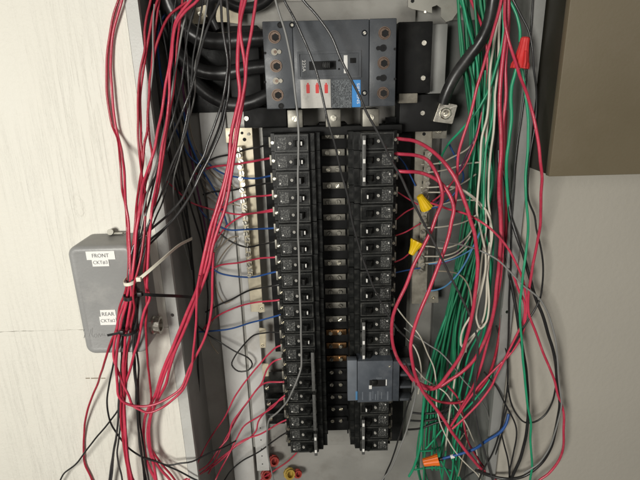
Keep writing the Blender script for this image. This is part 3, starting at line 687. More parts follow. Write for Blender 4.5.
W('deep_red',1.8,'196,-6,14 180,6 170,14 164,24 160,36,15.6 156,50 152,70 150,80 149,96,16.4 148,112 147,132 144,144 142,166,17.6 139,190 136,216,21 134,240 132,262,21.4 131,280 129,300,21.2 126,330 124,355 123,378 122,400,18 122,430 124,450 127,468 131,480','dark red wire bending out of the top left corner into the bundle')
W('red',2.0,'194,-4,15 182,10 176,20 173,34 171,50,16 169,64 165,84 164,96 162,112,16.8 158,130 154,152 148,172,18.4 143,186 142,196 139,216,21.4 136,236 134,256 132,276,22.4 131,296 128,320 125,345,20.8 124,370 124,400,19 125,430 128,462 132,480','bright red wire, left one of the curved pair leaving the top left corner')
W('red',2.0,'198,0,15.3 187,10 177,24 174,38 172,56,16.4 170,70 169.4,96 167,116,17 163,140 160,160 157,180,18.6 155,192 152,212,21 150,232 149,252 148,272,21.4 147,288 150,298 145,310,21.6 142,320 138,340 134,354,20.6 129,372 126,384 124,410,18.5 126,440 130,470 133,482','bright red wire, right one of the curved pair leaving the top left corner')
W('deep_red',1.8,'182,-4,13 178,40,13.6 174,90,14 170,110 166,130 163,160,16.6 160,178 158,192,18.5 155,204 152,218 148,232,21 146,252 144,272 146,290,21 147,308 146.4,328,20.8 146.6,352,20.4 148,368 150,384,17.5 152,400 150,416 149,436,16.6 151,448 160,462 174,478,16','red wire falling straight past the right edge of the junction box')
W('deep_red',1.7,'160,-4,15.2 156,20 152,60,15.6 150,88,16 148.5,105 149,118 150,140,16.3 152,154 150,168 146,182,17.5 143,200,20.9 140,225 138,250 136,272 135,288,21.2 131,320 128,350 126,384,18 124,414 125,450 129,478','red wire running over the pale flange into the tied bundle', GL)
W('grey',1.2,'155,4,15.7 153.6,22 153.2,44 152.6,66,16.2 150,90 147,112','thin pale pink wire with its highlight painted grey, between the red wires at the top of the left flange')  # grey stands for the white highlight along a pale pink wire
W('grey',1.4,'188,0,14.6 185,16 182,30 179,50 175,76,15.6 172,94 168,112 163,134,16 158,156 152,176,17.6 146,200,21 140,230 136,256 133,280,21.6','pale grey wire following the curved red pair at top left')
W('charcoal',1.4,'198,-4,14.2 191,20 185,50 181,84,14.6 175,112 167,138,15.4 160,162 153,186,17.6 147,208,20.8 141,236 137,262,21.2','thin dark wire following the inner side of the curved red pair')
W('charcoal',1.3,'204,-4,13.6 198,24 194,52,13.8 192,80 188,112 181,142,14.4 172,172 164,198,16.4 156,218,20 149,236,20.8 143,256,21.1 138,276,21.3','thin dark wire between the red pair and the arching black wires')
W('black',1.5,'176,-4,12.6 172,30 170,70,12.6 172,110 176,150 182,190,10','black wire dropping down behind the curved red pair')
W('grey',1.2,'208,-4,13 203,30 196,66 194,96,13 186,128 180,156,13.4 174,180,13 174,206,11 182,236,8 190,268,5 196,310,3.6','thin grey wire slanting down inside the left gutter')
GB = 'black wires inside the tied left bundle'
W('charcoal',1.7,'220,0,14.5 210,20 204,38 199,54,14.6 195,72 192,86 189,96 182,114,15 175,130 168,150 160,168,16 152,182 146,196,18 140,222,21 136,245 132,270,22 131,290 128,308 124,324,20.9 122.4,348 121,372,19 119,414 117,434 114,454 111,480,16','black wire slanting out of the enclosure between the red wires')
W('charcoal',1.6,'185,0,13.5 186,20 186,38 188,62 188.5,85,14 189.6,108 188,122 184,136 178,150,15.2 172,164 166,180 160,196,17.5 152,216,21 143,240 137,262 134,282,21.8 131,300 128,330 125,360,19 123,400 120,430 117,450 118,462 122,480,16','second black wire slanting out of the enclosure, curved behind the first')
W('charcoal',1.8,'221,0,15 222,20 226,45 228,62 226,80 223,96,15 220,108 214,126 208,142 204,156 196,170,15.6 184,196 176,206 166,216,17.5 154,226 144,235,21 136,242 132,252 130,266 129,280,22 128,300 125,330 122,360,19.5 119,400 116.4,434 113,456 109,482,16','grey-glinting black wire, upper one of the pair arching left to the junction box')
W('charcoal',1.8,'227,-4,14.6 229,30 230,50 229,70 228,96,14.6 225,114 222,128 216,144 210,158 202,172 194,188,15.4 184,205 174,218 162,230,18 150,241 144,250,21 138,258 134,268 132,280,22.4 134,300 136,314 134,338,20.8 134,360 135.4,384,18 136,404 138,424 140,444 143,464 146,480,16','grey-glinting black wire, lower one of the pair arching left to the junction box')
W('black',1.6,'226,100,13.6 221,122 214,142 208,156 200,172 192,190 182,210,15 172,219.5 160,233,18 148,246 141,255,21 137,268 135,282,21.9 139,294 138,314 136,340,20.7 138,362 138,384,18.3 138.5,404 141,428 144,448 147,470 149,482,16','black wire inside the tied left bundle', GB)
W('black',1.8,'136,262,21 135,282 132,300,21 133,330 135,360,19.4 137,400 139,430 142,458 144,480,16.4','black wire inside the tied left bundle', GB)
W('black',1.5,'124,318,21 118,345,20.6 114,362 110,382,18.5 107.4,400 108,414 111,424 117,434,17.5 126,446 136,454 146,459 158,462,16.8 168,465 180,463 192,461.5,16 208,454 222,448,13 236,441,10','thin black wire swinging in a curve across the plywood into the enclosure')
W('black',1.5,'146,458,16.4 158,462 168,466.5 176,470 192,478,15.6 204,484','thin black wire branching down to the lower left of the enclosure')
W('black',1.5,'122,395,18.5 120,406 110,421,17.5 96,438 84,454,16.8 76,464 64,473 60,480,16','loose black wire end slanting away over the plywood at lower left')
W('red',2.1,'214,252,17.5 213.5,262 213,272 212,290,17.6 211,310 206,334 198,352 190,368,18 182,388 172,396 158,403,19.4 143,406 126,403.5 118.5,397,20 117,384 116.5,366,20.6 118,345 121,325,21.8 127,300','pale red wire hooking in the upper of two loops under the junction box')

# --- thick red wires in front of the left neutral bar
W('red',2.7,'243,-2,14.5 240,12 239,26 237.6,50,15 238,70 240,96 237,110 233,128,15.6 231,142 229,160 225,178 221,194,16.6 217,208 211,226 207,244 204,260,17.4 201,272 198,286 192,301 184,320,17.4 176,338 170,354 163,372,17.2 159,384 155,396 150,406,17 145,416 143,428 144,444 148,464 156,480,16','thickest red wire, leftmost strand of the red trio left of the main breaker')
W('red',2.4,'245,0,15 241.5,14 240,30 242,46 245,62,15.2 246,76 244.4,96 243,104 240,118,16 236,140 233,162 230,180 228,194,17 224,212 219,228 214,244 210,262,17.8 205,278 200,290 192,310 185,328,17.7 176,350 170,368 166,384,17.4 160,396 152,412 148,424 148,440,16.8 151,454 155,470 157,482,16','red wire, middle strand of the red trio left of the main breaker')
W('red',2.2,'256.4,0,15.6 254,16 252,30 249,48 246.4,66,15.8 245,82 242,100 238,118 234,140,16.3 231,160 227,180 223,200,17 217,220 212,238 208,256 204,272,17.4 199,290 190,312 181,332,17 173,352 165,374 158,394,17.4 152,412 149,430 152,452 160,468 172,482,16','red wire joining the trio from the right above the left neutral bar')

# --- thin long wires in front of the breakers
W('grey',1.6,'276,0,15.5 280,14 286,34 290,56 293,76,16 295,96 297,112 298,136 298.3,164 298.4,192,16 298.8,240 299.4,288 300.6,328,15.6 301.6,352 301,368 296,384,14.5 288,400 278,412 269,420,11 267,428 267,444,9 269,460 274,480,8','grey wire hanging straight down in front of the left breaker column')
W('charcoal',1.6,'284,0,15.6 294,18 306,42 312,58,16 317,74 322,96 329,126,15.8 336,150 342,174 347,192 351,214,15 356,236 362,258 370,278 374,288,14.6 382,304 392,320 400,332,13 409,340 418,346,11','thin black wire crossing the bus column to the right breakers')
W('charcoal',1.75,'303,0,16.4 312,10 320,20 332,38 340,58,16.4 350,78 359,95 368,114 380,136,16.4 390,158 400,176 407,192 420,216,16.5 432,238 444,262 456,288,16.6 468,312 476,334 478,352 477,368,16.2 475,384 474,404 478,430 484,450 490,470 493,480,15','thin black wire slanting from the main breaker down over the right neutral bar')

# --- wires from the gutter to the left breakers, over the neutral bar
def LW(col, s, label, r=1.6): W(col, r, s, label)
LW('black','275,143.5,9 270,144,9 260,147,7.6 246,149.5,6.4 232,154,4.6 214,158,3.4 200,166,3','black wire to the topmost left breaker')
LW('red','276,157.5,9 270,158.5,9 252,161.5,7 232,164.5,5 210,167.5,3.6 196,174,3','red wire to the second left breaker',1.9)
LW('blue','278,175.5,9 272,176,9 256,178.5,6.8 236,177,5 222,173,3.8 210,165,3.2 196,150,3','blue wire to the third left breaker')
LW('black','279,180,9 271,182.5,8 256,185.5,6.6 232,190,4.8 212,192,3.4 203,195,3.2','black wire to the fourth left breaker')
LW('red','278,193.5,9 271,195,9 252,197,6.8 238,199.5,5.2 224,206,4 212,216,3.4','red wire to the fourth left breaker')
LW('red','280,210,9 273,211,9 260,213,7.2 244,215.5,5.6 232,222,4.4 222,232,3.8 214,244,3.2','red wire to the fifth left breaker, curving down into the gutter')
LW('red','279,208,9.4 272,209.6,9 240,214.6,6.2 222,211,5 204,207,4.6 192,203,4.8 176,190,6.6 160,176,9 146,160,12','red wire to the fifth left breaker, running flat from the left gutter')
LW('blue','280,227,9 273,228,9 258,229.3,7 244,229.6,5.6 226,229,4.2 208,218,3.4 196,204,3.2','blue wire to the sixth left breaker')
LW('black','281,240,9 273,242,9 260,245.2,7 246,247.2,5.4 232,242,4.4 222,235,3.8 210,224,3.2','black wire to the seventh left breaker')
LW('red','282,256,9 275,257.2,9 260,258.6,7 240,262.3,5.2 220,265,4 208,272,3.4','red wire to the eighth left breaker')
LW('blue','283,270.5,9 275,272.3,9 262,275.4,7 250,277.4,5.6 230,275.5,4.4 216,271,3.6 204,260,3','blue wire to the ninth left breaker')
LW('black','283,284,9 275,285.4,9 260,288.2,6.8 247,291.5,5.2 232,299,4.2 218,305.5,3.6 206,312,3','black wire to the tenth left breaker')
LW('red','284,299,9 277,300.2,9 256,302.6,6.4 238,306.4,5 222,313,4.2 212,320,3.6 202,331,3','red wire to the tenth left breaker')
LW('blue','286,313.5,9 279,315.2,9 262,320.2,6.6 248,323.4,5.4 228,329,4.2 206,331.5,3.4 196,332,3','blue wire to the eleventh left breaker')
LW('black','288,333,9 276,332.6,8.4 266,333,6.8 254,335.2,5.6 244,345,4.8 234,357,4.2 231.6,365,4 238,371.4,4 248,370.4,4 252,364,4.2 248,358,4.4 236,352,4.4 222,343,4 209,335,3.6 198,326,3','black wire twisted in a loose loop left of the breakers',1.5)
LW('red','287,344,9 278,346.5,9 268,354.5,7.6 258,366,6.4 250,376,5.8 234,398,5.2 225,416,5.4 212,436,6.6 200,458,9 192,474,13 184,486,15.5','red wire slanting down-left from the lower left breakers, uppermost of five')
LW('red','286,357.5,9 276,360.5,9 268,368.5,8 261,384,7 250,398,6.4 240,412,6.2 232,424,6.4 228,438,6.8 220,448,7.6 208,464,9.6 190,478,14.5','red wire slanting down-left, second of five from the lower left breakers')
LW('red','289,381.6,9 280,382,9 268,382.4,8.2 258,388,7 246,404,5.8 234,424,5.6 222,446,6.6 208,474,10','short red wire entering flat at the lower left breakers')
LW('red','288,393,9.4 280,399,9.4 272,408,8.2 260,416,7 244,426,6.2 236,440,6.2 228,456,7 220,470,8.6 216,478,10','red wire with a bend, third of five from the lower left breakers')
LW('red','290,396,8.8 276,403,7.8 264,414,6 258,422,5.6 256,430,5.6 250,437,5.6 236,446,6 218,460,8 206,470,10.4 192,481,14','red wire with a small step, fourth of five from the lower left breakers')
LW('red','292,417.5,9 284,421,9 272,427.4,7.8 260,434,6.6 240,442,6 222,460,7.6 198,475,12 184,480,14.8','red wire lowest of five from the lower left breakers')
LW('black','294,429,9 286,433,9 272,442,7.4 258,452,6.2 244,460,5.6 232,470,5.4 224,481,5.4','black wire from the bottom of the left breaker column',1.5)
LW('deep_red','300,446,2 297,452,2.4 288,461,2.6 274,471,2.8 262,479,2.8 256,486,3','red wire by the bushings at the bottom of the enclosure')

# --- dim wires lying in the left gutter
GG = 'dim wires in the left gutter'
gut = [('black','158,0,9 164,40 172,80 178,120 186,160,6 196,200 204,240,3 208,290 206,330'),('black','168,0,8 170,50 176,90 186,130 196,165,4 206,200 210,240 208,280'),
       ('tan','183,84,4 188,110 192,135 200,155 212,172,3 224,184 232,190'),('tan','176,96,5 182,130 190,158 202,178,3 216,188 226,192'),('purple','178,4,8 180,50 184,100 190,150,4 198,190 206,230,3 212,270'),
       ('blue','190,0,7 172,8 162,20 158,40,8 160,70 166,100 176,130 190,156,5 206,170'),('tan','206,196,3 218,206 226,222 222,240 214,256 210,272'),('tan','236,240,4.6 226,250,3.6 218,262 212,276 213,292,3'),
       ('tan','216,284,3 219,296 225,304 232,300'),('tan','208,336,3 212,346 218,354'),('tan','213,298,3 216,312 211,326,3 204,338'),('black','163,90,9 168,140 180,190,6 190,240 196,300 198,350,4 200,420'),
       ('black','172,60,9 178,110 182,160 188,220,5 194,280 196,330'),('blue','184,112,6 190,142 200,166 212,186,3 222,208 228,226'),('black','154,30,12 158,80 164,130 172,170,8 184,220 192,270,5'),('tan','238,236,5 230,238 222,246 216,250 206,262,3'),
       ('tan','240,206,5 228,203 216,196 204,186,3 196,172'),('tan','239,190,5 226,182 214,176 202,160,3'),('black','160,10,10.5 167,60 171,110 176,150 188,196 200,236 206,270,3.2')]
glab = {'black':'dim black wire lying in the left gutter of the enclosure','tan':'thin tan wire lying in the left gutter of the enclosure','purple':'dark purple wire lying in the left gutter','blue':'dark blue wire lying in the left gutter of the enclosure'}
ngut = 0
for c, s in gut:
    lab = 'dark blue wire looping over from the top left corner of the enclosure' if s.startswith('190,0') else glab[c]
    W(c, 1.2 if c == 'tan' else 1.7, s, lab, GG)

# --- heavy black feeder cables
def cable(s, r, label): 
    pts = [P(*p) for p in parse(s, 8)]
    bm = bmesh.new(); sweep(bm, catmull(pts, .006), circ(r/1000., 20))
    tag(recentre(obj('feeder_cable', bm, 'black', sharp=80)), label, 'cable', 'heavy black feeder cables')
cable('268,38,7.5 250,39,7.5 228,41,7.5 206,40,7.8 188,30,8 172,8,8.4 164,-20,8.6',11.5,'thick black cable entering the main breaker at its top left terminal')
cable('268,66,7.5 250,68,7.5 226,73,7.5 202,71,7 182,58,6.4 166,34,6 154,-10,6',10,'thick black cable entering the main breaker at its middle left terminal')
cable('268,95,7 252,102,7 232,105,6.4 210,95,5.6 192,78,5 176,48,4.6 166,0,4.4',10,'thick black cable entering the main breaker at its bottom left terminal')
cable('218,30,3.4 212,16,3.6 214,-2,5 240,8,4 262,4,3.6 278,-14,3.6',7.5,'thick black cable arching over the top left bracket')
cable('443,103,8.4 447,92,8.8 455,76,9.2 468,58,9.6 481,40,10.2 489,22,11 493,0,11.6',8.0,'thick glossy black cable running from the square lug up to the top right')

# --- right hand side: thick red wires from the three-pole breaker
W('red',2.9,'392,138,9.4 402,139.5,10 414,141,11.2 428,148,13 440,158,14.4 451,170,15.4 456,178 461,190 466,206,16.4 470,220 474,232 476,246 477.6,268,16.8 476.5,288 473,310 468,332 460,356,16.6 450,372 441,384,16 433,389,15 424,388,14 414,381,13.2 404,366,12.6','thick red wire arching farthest right from the top right breaker')
W('red',2.8,'392,153,9.4 401,154,10 416,155.5,11.4 427,160 434,170,13.6 439,181 442,194 441,204,15.2 436,217 431,231 422,250,15.8 414,266 405,287 396,306,16 391.6,322 392,338 397,356,16 406,370 416,380.5,15.2 426,386.5,14.8 437,387.5,14.8 448,381,15 462,372 474,360,15.6 480,350 488,334 493,314,16 496,290 498,272 500,252 501.6,232,15.8 499,192 501,136 500,96,15.8 502,70 505,40 507,20 508,-2,15.8','thick red wire bowing left over the yellow connectors, then looping up the right bundle')
W('red',2.9,'392,171,9.4 404,172,10 418,172.5,11.4 430,176 440,182,13.4 447,190 452,200 454,210,14.8 452,221 449,236 444,252,15.2 436,271 429,289 422,306,16.4 414,330 411,348 413,366,17 418,382 424,393,16.6 432,404 441,416 450,429,15.6 460,442 470,456 480,468 492,477,14 502,490','thick red wire running down past the grey moulded breaker to the bottom right corner')
W('deep_red',2.3,'424,392,12.6 434,399.5,13 448,403,13.4 462,402 476,392,14 488,376,14.6 496,352,14.6 501,320,14 504,290,13.6 506,240,13.4 505,180,13.4 506,110,13.4','dark red wire hanging in a low U behind the thick red loop')
# --- red wires from the top right
W('red',2.2,'501,-2,15 497,16 491,38 484,64,15 478,84 475,96 470,118 464,136,14.4 459,154 457,174 456,192,13.6 453,215 449,238','red wire slanting left from the top right bundle toward the right neutral bar')
W('red',2.1,'505,-2,16.4 506,24 512,52,17.4 518,72,18.6 527,95,20.6 534,120,21.6 539,142,21.8 541,162,21.8 542,176,21.4 541,192,20.6 540,222,18.6 536,252,17.4 532,272 529,290,17 528,300 529,316 536,334,17 546,358 555,382 558,396,16.8 563,412 564,432 563,450 557,464,16.6 548,474 538,481','red wire farthest right, crossing the red connector and looping over the grey wall')
W('red',2.3,'512,-4,15.2 509,10 508,36 506,70 506,96,15.3 503,126 502,156 501,192,15.3 503,232 502,256 500,280,15.4 497,298 490,332 481,366 472,388,15.2 460,410 450,428,15','bright red wire falling straight in the right bundle, right one of the pair')
W('red',2.0,'470,-2,10 476,12 481,24 486,44 488,70,9 487,96 486,118,8 484,140','dark red wire behind the thick cable at the top right')
W('red',1.8,'431,203,9 440,206,10 448,209,12 466,214,14 484,224,16.6 498,236 508,248 516,262,17 522,276 525,292 526,308,16.8 522,336 512,352 500,364 486,378,16 474,392 460,412 450,428,15.4','thin red wire sweeping right from the neutral bar and back down')
W('red',1.9,'514,276,16.2 519,290 525,304 524,318,16.6 516,336 506,356 496,376 492,386 480,402,16 468,414 452,429,15.7','pinkish red wire crossing behind the long green wire')
W('red',1.5,'430,203,6 440,195.5,8 450,185.5,10 456,178 464,168,11 472,150 478,132,11 482,112','thin red wire rising from the yellow connector')
W('purple',1.5,'484,100,10 480,120 476,136 466,158,9.6 450,186,8 440,200 432,206,6','thin purple wire rising from the neutral bar')
W('purple',1.4,'470,232,8 462,244,7.4 456,255 448,262,6.4 434,265,5.4','short purple wire at the lower end of the right neutral bar')
for s, l in (('394,190,8 404,196,6 418,205,5.4','thin red wire from the right breakers to the upper yellow connector'),('394,222,8 406,212,6.4 414,208,5.6','thin red wire below the upper yellow connector'),('394,236,8 406,232,7 420,224,6','thin red wire above the lower yellow connector'),('395,262,8 404,258,6.6 410,253,6','thin red wire reaching the lower yellow connector')): W('red',1.3,s,l)
for s, l in (('394,273,8 408,270,6 420,268,5.4','dim blue wire to the end of the right neutral bar'),('394,152,7 404,164,5 416,186,4.6','dim blue wire beside the thick red arcs')): W('blue',1.3,s,l)
# --- blue
W('pale_blue',1.6,'426,291,5.4 436,290,6 444,287,6.8 452,281,8 462,269,9.4 471,251,11 480,232,12','bright blue wire curving up from the end of the right neutral bar')
W('pale_blue',1.4,'429,264,5.4 440,263 454,259,7 464,254 474,248,10','blue wire running nearly flat from the right neutral bar')
W('blue',1.5,'448,142,7 458,162,7 464,178,6.6 452,196,6 440,206,5.4 430,208','dark blue wire behind the red arcs at the neutral bar')
W('blue',2.5,'439,459.5,12.4 446,457.5,12.8 452,456,13 460,454,13.4 474,449.5,14 488,440,15 501,431,15.6 506,423,15.6 508,414,15.2','blue wire running from the orange connector to the right edge')
# --- neutral bar whites
GW = 'white wires landing on the right neutral bar'
for s in ('421,164.5,5.0 430,164.5,5.4 442,163,6.4 452,158,7.6 466,150,9 476,140,10','421,172,5.0 431,172,5.4 446,170 466,164,8 482,161.5,10','421,187.3,5.0 430,187.3,5.4 450,187 459,189,8 467,194 475,200,10.6 483,210 490,222,12 491,242,12.4','421,192.5,5.0 431,192.5,5.4 446,192 462,184,7 476,174,9',
          '421,207,5.0 431,207,5.4 442,204.5 460,200,8 474,200,10','421,246.5,5.0 430,246.5,5.4 442,248.3 456,245,7.4 467,237,9 476,224,11','421,256.3,5.0 429,256.3,5.4 441,256.3 452,254,7 461,248,8.6 470,236,11','421,263,5.0 429,263,5.4 441,261 456,256,7.4 468,246,9.6','421,228,5.0 432,228,5.4 448,226 464,222,8 478,214,10'):
    W('pale',1.4,s,'pale tan wire landing on the right neutral bar', GW)
W('tan',1.5,'436,271,5.2 449,272,6.4 459,274.5,8 466,281,9.4 470,291,10.4 472,306,11','tan wire arching right below the neutral bar')
W('grey',1.4,'440,241,8 448,243,10 466,246,13 482,251,16.6 498,260,17 512,274 522,285 530,291,17.6 540,300 550,318,17.4 556,340 557.5,360 559,384,17.4 561,404 557,426,17.2 550,447 538,464 524,473,16.8','black wire with its highlight painted grey, arching across the right bundle onto the grey wall')  # black wire drawn in grey, its highlight put into the colour
# --- whites and greens in the right bundle
W('white',1.8,'500,-4,11 496,30,12 492,60,13.6 490,80 489,96 487,118 482,136,13.8 480,156 479,176 478,192,14.2 477,212 481,232 486,252,15 485,272 481,290 478,302,15.2 476,318 480,329,15.6 486,322 489,306,15 489,288 487,262 490,242,14','cream wire ending in a small closed loop in the right bundle')
W('white',1.8,'502,-4,11.4 499,36,12.4 497,70,13 495,96 495,108 494,128,13 491,154 489,180 488,200,13.6 490,222 491,242 489,262,14.2 487,284 486,306,14.4 482,322 472,338,14 464,352,13.2 457,372,12.2 452,396,11 448,424,9.6 446,450,8','cream wire falling beside the bright red pair')
W('white',1.8,'448,186,9 458,188,10 466,192,11 478,202,12.6 488,214,14 491.6,232,14.4 488,258 484,276 478,296,15 471,316 464,328 461,338,15 462,346.5 466,342 474,334,14.8 484,324','cream wire with a hairpin bend above the green wires')
W('green',2.0,'508,-2,15.4 511,4 516,14 520,30 520,42,16','green wire entering the red connector from above')
W('green',2.4,'518,64,16 515,76 512,86 511,98,15.4 511.6,116 509,140 506.4,156,15 506,176 508,196,14.4 511,224 512,250,13.2 510,290,11.6 505,330,9 498,370,8','green wire leaving the red connector and falling along the side wall')
W('green',2.0,'521.5,64,16.4 523,74 525,96,16.8 528,122 528,146 526,176,16.8 526.4,192 527.6,232 525,258 522,282,17.4 520.4,312 522,348,17.4 525,384 528,404,17 531,422 530.4,440 531.6,464 530,480,16.6','long bright green wire hanging over the grey wall')
W('green',1.9,'503,-2,14.6 503.6,16 503,36 498,58,14.2 491,84 485,97 472,118,12.6 460,132 450,142,9.6 443,153,7.6 440,164,6','green wire slanting left to the top of the right neutral bar')
W('green',2.4,'458,-4,9.6 466,12 472,34,9 473,58 473,96,8.6 474,130 474,160','mid green wire left of the thick black cable at top right')
W('green',1.7,'492,96,12 491,132 484,156,12 483,176 485,200 492,226,12.6 493,250 491,276,13 488,310 478,334,13 470,352 464,374,12 458,400','green wire weaving between the cream wires')
W('green',1.7,'486,70,11.6 484,100 482,130 489,156,11.4 492,180 489,206 493,240,12 492,270 486,312 482,340,12 474,366,11 466,396,10 460,430,8.6 456,460','second green wire weaving between the cream wires')
GD = 'dark green wires in the right gutter'
for i in range(20):
    u = i/19.; d = 2.4+(i*37 % 11)*.42; j = lambda a=3.: OFF.uniform(-a, a)
    x0 = 457+34*u; xm = 466+22*u; bot = 418+42*u+j(4); ye = OFF.choice((430, 446, 458, 470, 486, 486))
    W('dark_green', OFF.choice((1.7, 1.9, 2.2)), '%f,-4,%f %f,60 %f,120,%f %f,180 %f,230,%f %f,280 %f,330,%f %f,380 %f,%f %f,%f,%f' % (
      x0+j(), d+4, x0+5+j(), 471+20*u+j(4), d+2.4, 472+18*u+j(4), 464+20*u+j(4), d+1.6, 452+22*u+j(4), 440+24*u+j(5), d+1.2, 430+32*u+j(4), bot, ye-24, bot+j(7), ye, d+.8),
      'dark green wire in the dense bunch along the right gutter', GD)
W('green',2.6,'466,250,4.6 456,286,5 448,310,5.2 441,330,5.4 432,360,6 425,385,7 423,409,7.8 422,431,7.8 419,451,7.4 414,466,6.8 409,476,6','bright green wire lowest left at the bottom of the right gutter')
for s, l in (('434,396,6 433,409 434,434,7 438,450 441,475,6 443,486','green wire falling left of the orange connector'),('456,396,7 452,409 445,431,8 441,447 438,462,7','green wire crossing down above the orange connector'),
             ('420,451,7.4 431,450.5,7 441,447,6.4','short flat green wire above the orange connector'),('426,449,7 434,440,7.4 442,430','short slanted green wire above the orange connector'),('440,460,6.6 448,475,6.8 452,484','green wire directly below the orange connector'),
             ('450,456,8 453,462 459,475,7 464,486','green wire right of the orange connector'),('504,330,11.6 498,358,12.6 488,382,13 478,396,13 472,403,12.6 462,414,11 455,428,9','light green wire crossing under the red loops'),('414,470,6.4 428,468,6 440,468,6 452,471,6','flat green wire at the very bottom')): W('green',1.7,s,l)
for s, l in (('412,412.5,6 424,414,7 440,412,8 452,404,9','black wire crossing the green ones, uppermost of three'),('410,420.5,6 424,421,7.2 437,419,8 450,410,9','black wire crossing the green ones, middle of three'),('408,429.5,6 420,428.6,7.4 440,422,8.2 456,418,9','black wire crossing the green ones, lowest of three')): W('black',2.0,s,l)
W('grey',1.4,'405,360,14.4 412,375,14.4 415,392 412,410,14 407,430 400,448,13.4 391,468 382,480,12','grey wire curving down past the grey moulded breaker')
W('black',1.5,'418,376,13 413,392 407,408,13.2 400,432 393,456,12.8 384,478,11.6','black wire curving down beside the grey one past the moulded breaker')
W('white',1.3,'392,300,7.6 400,312,8.8 408,322,10 414,328 420,336 428,354,12 434,368 436,384 436,405,13 439,420 445,434 453,448,13.4 461,458 470,467 478,475,13 484,486','thin pale wire from the right breakers down past the orange connector')
W('white',1.4,'398,330,8.4 407,338,9.8 414,346,11 417,352 420.5,366,11.6 420.5,381 418,394,11.6','short pale wire behind the low red loop')
# --- black wires over the right edge
W('black',1.5,'511,-4,16 514,2 522,18 528,30 532,48,16.6 534,68 537,88 536,120,16 531,150 528,176 528,200,16.4 534,216 536,228 540,244 543,264,17 542,287 540,300 534,312 530,318,17 518,338 510,352,16.6','thin black wire wandering over the right flange behind the long green wire')
W('black',1.4,'533.5,-2,14.9 529,48 523,100,14.9 516,160 513.5,192,14.9 511,224 510,270 509,318,14.9 507.5,352 507,384 505,404 502,424,15 492,454 484,468 478,482','thin black wire lying along the inner edge of the right flange')
W('black',2.6,'502,168,13 508,196,14 512,222 518,240,15.4 525,258 530,276 536,300,16.6 542,314 548,334 554,356,16.8 558,384 560,404 557,424 551,446,16.6 540,464 524,476 508,479,16 490,476,15 476,470','thick black wire looping widest at the lower right')
W('black',2.6,'498,150,11 500,195,12 503,235,13.4 508,268 514,300,15.4 518,322 523,348 526,368,16.4 528,404 527,424 524,444 520,460,16.4 510,482,16','thick black wire beside the long green wire at lower right')
W('black',1.5,'508,384,15.8 511,402 518,416 525,422.5,16 534,422 544,415 552,402,16.2 556,386,16.6','thin black wire hanging in a U over the grey wall')
W('black',1.4,'484,372,14.6 494,384,15 504,402 514,420,15.6 517,434 514,452 510,468 510,482,15.4','thin black wire bowed right at the bottom of the right edge')
W('black',1.4,'507,408,15.8 502,430,15.4 504,444 508,460 509,482,15.4','short black wire below the end of the blue one')
W('black',1.6,'496,326,14 501,340 506,352,14.6 507.5,370 508,392,15.4','black wire crossing the right flange')
W('black',1.7,'508,178,12 509,210 511,250,12 512,292 507,350,12.6','dark wire lying in the right corner of the enclosure')
W('red',1.8,'448,386,12 458,398 462,414,12 466,436 476,456 488,472,13 500,486','dark red wire under the crossing of the red loops')
W('black',1.7,'452,420,9 462,432,9.4 470,446 480,462,10.6 486,482','black wire under the blue one at lower right')
W('black',1.4,'462,480,12 476,471,12.6 488,466,13.4 496,452,14.6 503,432','black wire curling at the bottom right corner of the enclosure')
W('tan',1.3,'460,440,9 468,430,10 464,452,9.6 458,476,9','thin tan wire beside the blue one at the bottom')
W('grey',1.3,'404,328,9 418,338,11 430,346,12 440,352,12 452,364,12.6 462,378,13 474,392,12.6 486,410,11 494,440,9','thin grey wire crossing the low red loop')
W('white',1.3,'410,362,10.6 418,371,11.8 424,378,12.6 432,384,13 444,392,13.4 452,402 463,418,12.4 474,442,11 480,476,9.6','thin pale wire under the crossing of the red loops')

W('white',1.7,'494,-4,10 494,60 489,110,12.6 486,150 484,190,13 486,225 483,255,14 480,280 474,310,14 468,330,13.6 466,352','cream wire left of the small closed loop in the right bundle')
W('green',1.7,'497,-4,11 494,60,12 493,110 486,150,13 484,190 484,226 490,262,13.8 489,300 484,330,13.4 476,356 470,380,12 462,410,10.6 456,438,9 452,470,8 450,486','bright green wire lying against the cream wires in the right bundle')
W('green',1.8,'462,-4,11 468,24,10.6 476,60,10 479,100 476,140,9.4 470,190 468,220','bright green wire under the thick black cable')
# --- wire connectors
def nut(label, tip, base, r0, r1, m, skirt=1.0, ribs=True, wings=False):
    A, B = P(*tip), P(*base); L = (B-A).length
    bm = bmesh.new()
    prof = [(.0001,0),(r0*.7,0),(r0*.95,L*.04),(r0,L*.12),(r0*1.05,L*.25),((r0+r1)/2,L*.55),(r1*.98,L*.78),(r1*skirt,L*.86),(r1*skirt*1.03,L),(r1*.8,L),(r1*.7,L*.8),(.0001,L*.75)]
    lathe(bm, prof, axis_m(A, B-A), 28, 1 if ribs else 0, .10)
    if wings:
        M = axis_m(A, B-A)
        for k in (-1, 1): prism(bm, [(k*r0*.9, L*.42), (k*r1*1.0, L*.46), (k*r1*1.55, L*.80), (k*r1*1.5, L*.97), (k*r1*.9, L*.97)][::k], -.0011, .0011, M @ Matrix(((1,0,0,0),(0,0,-1,0),(0,1,0,0),(0,0,0,1))))
    o = obj('wire_connector', bm, m); recentre(o); return tag(o, label, 'wire connector', 'twist-on wire connectors')
nut('red twist-on connector joining green wires at the top right', (525.5,37,16.8), (519.5,68.5,16.8), .0050, .0088, 'nut_red', 1.12, wings=True)
nut('upper yellow twist-on connector on the right neutral bar', (419.5,195.5,7.6), (427,208,7.2), .0050, .0084, 'nut_yellow', 1.05)
nut('lower yellow twist-on connector, open end up', (411,254.5,7.6), (417.5,241,7.4), .0046, .0088, 'nut_yellow', 1.1)
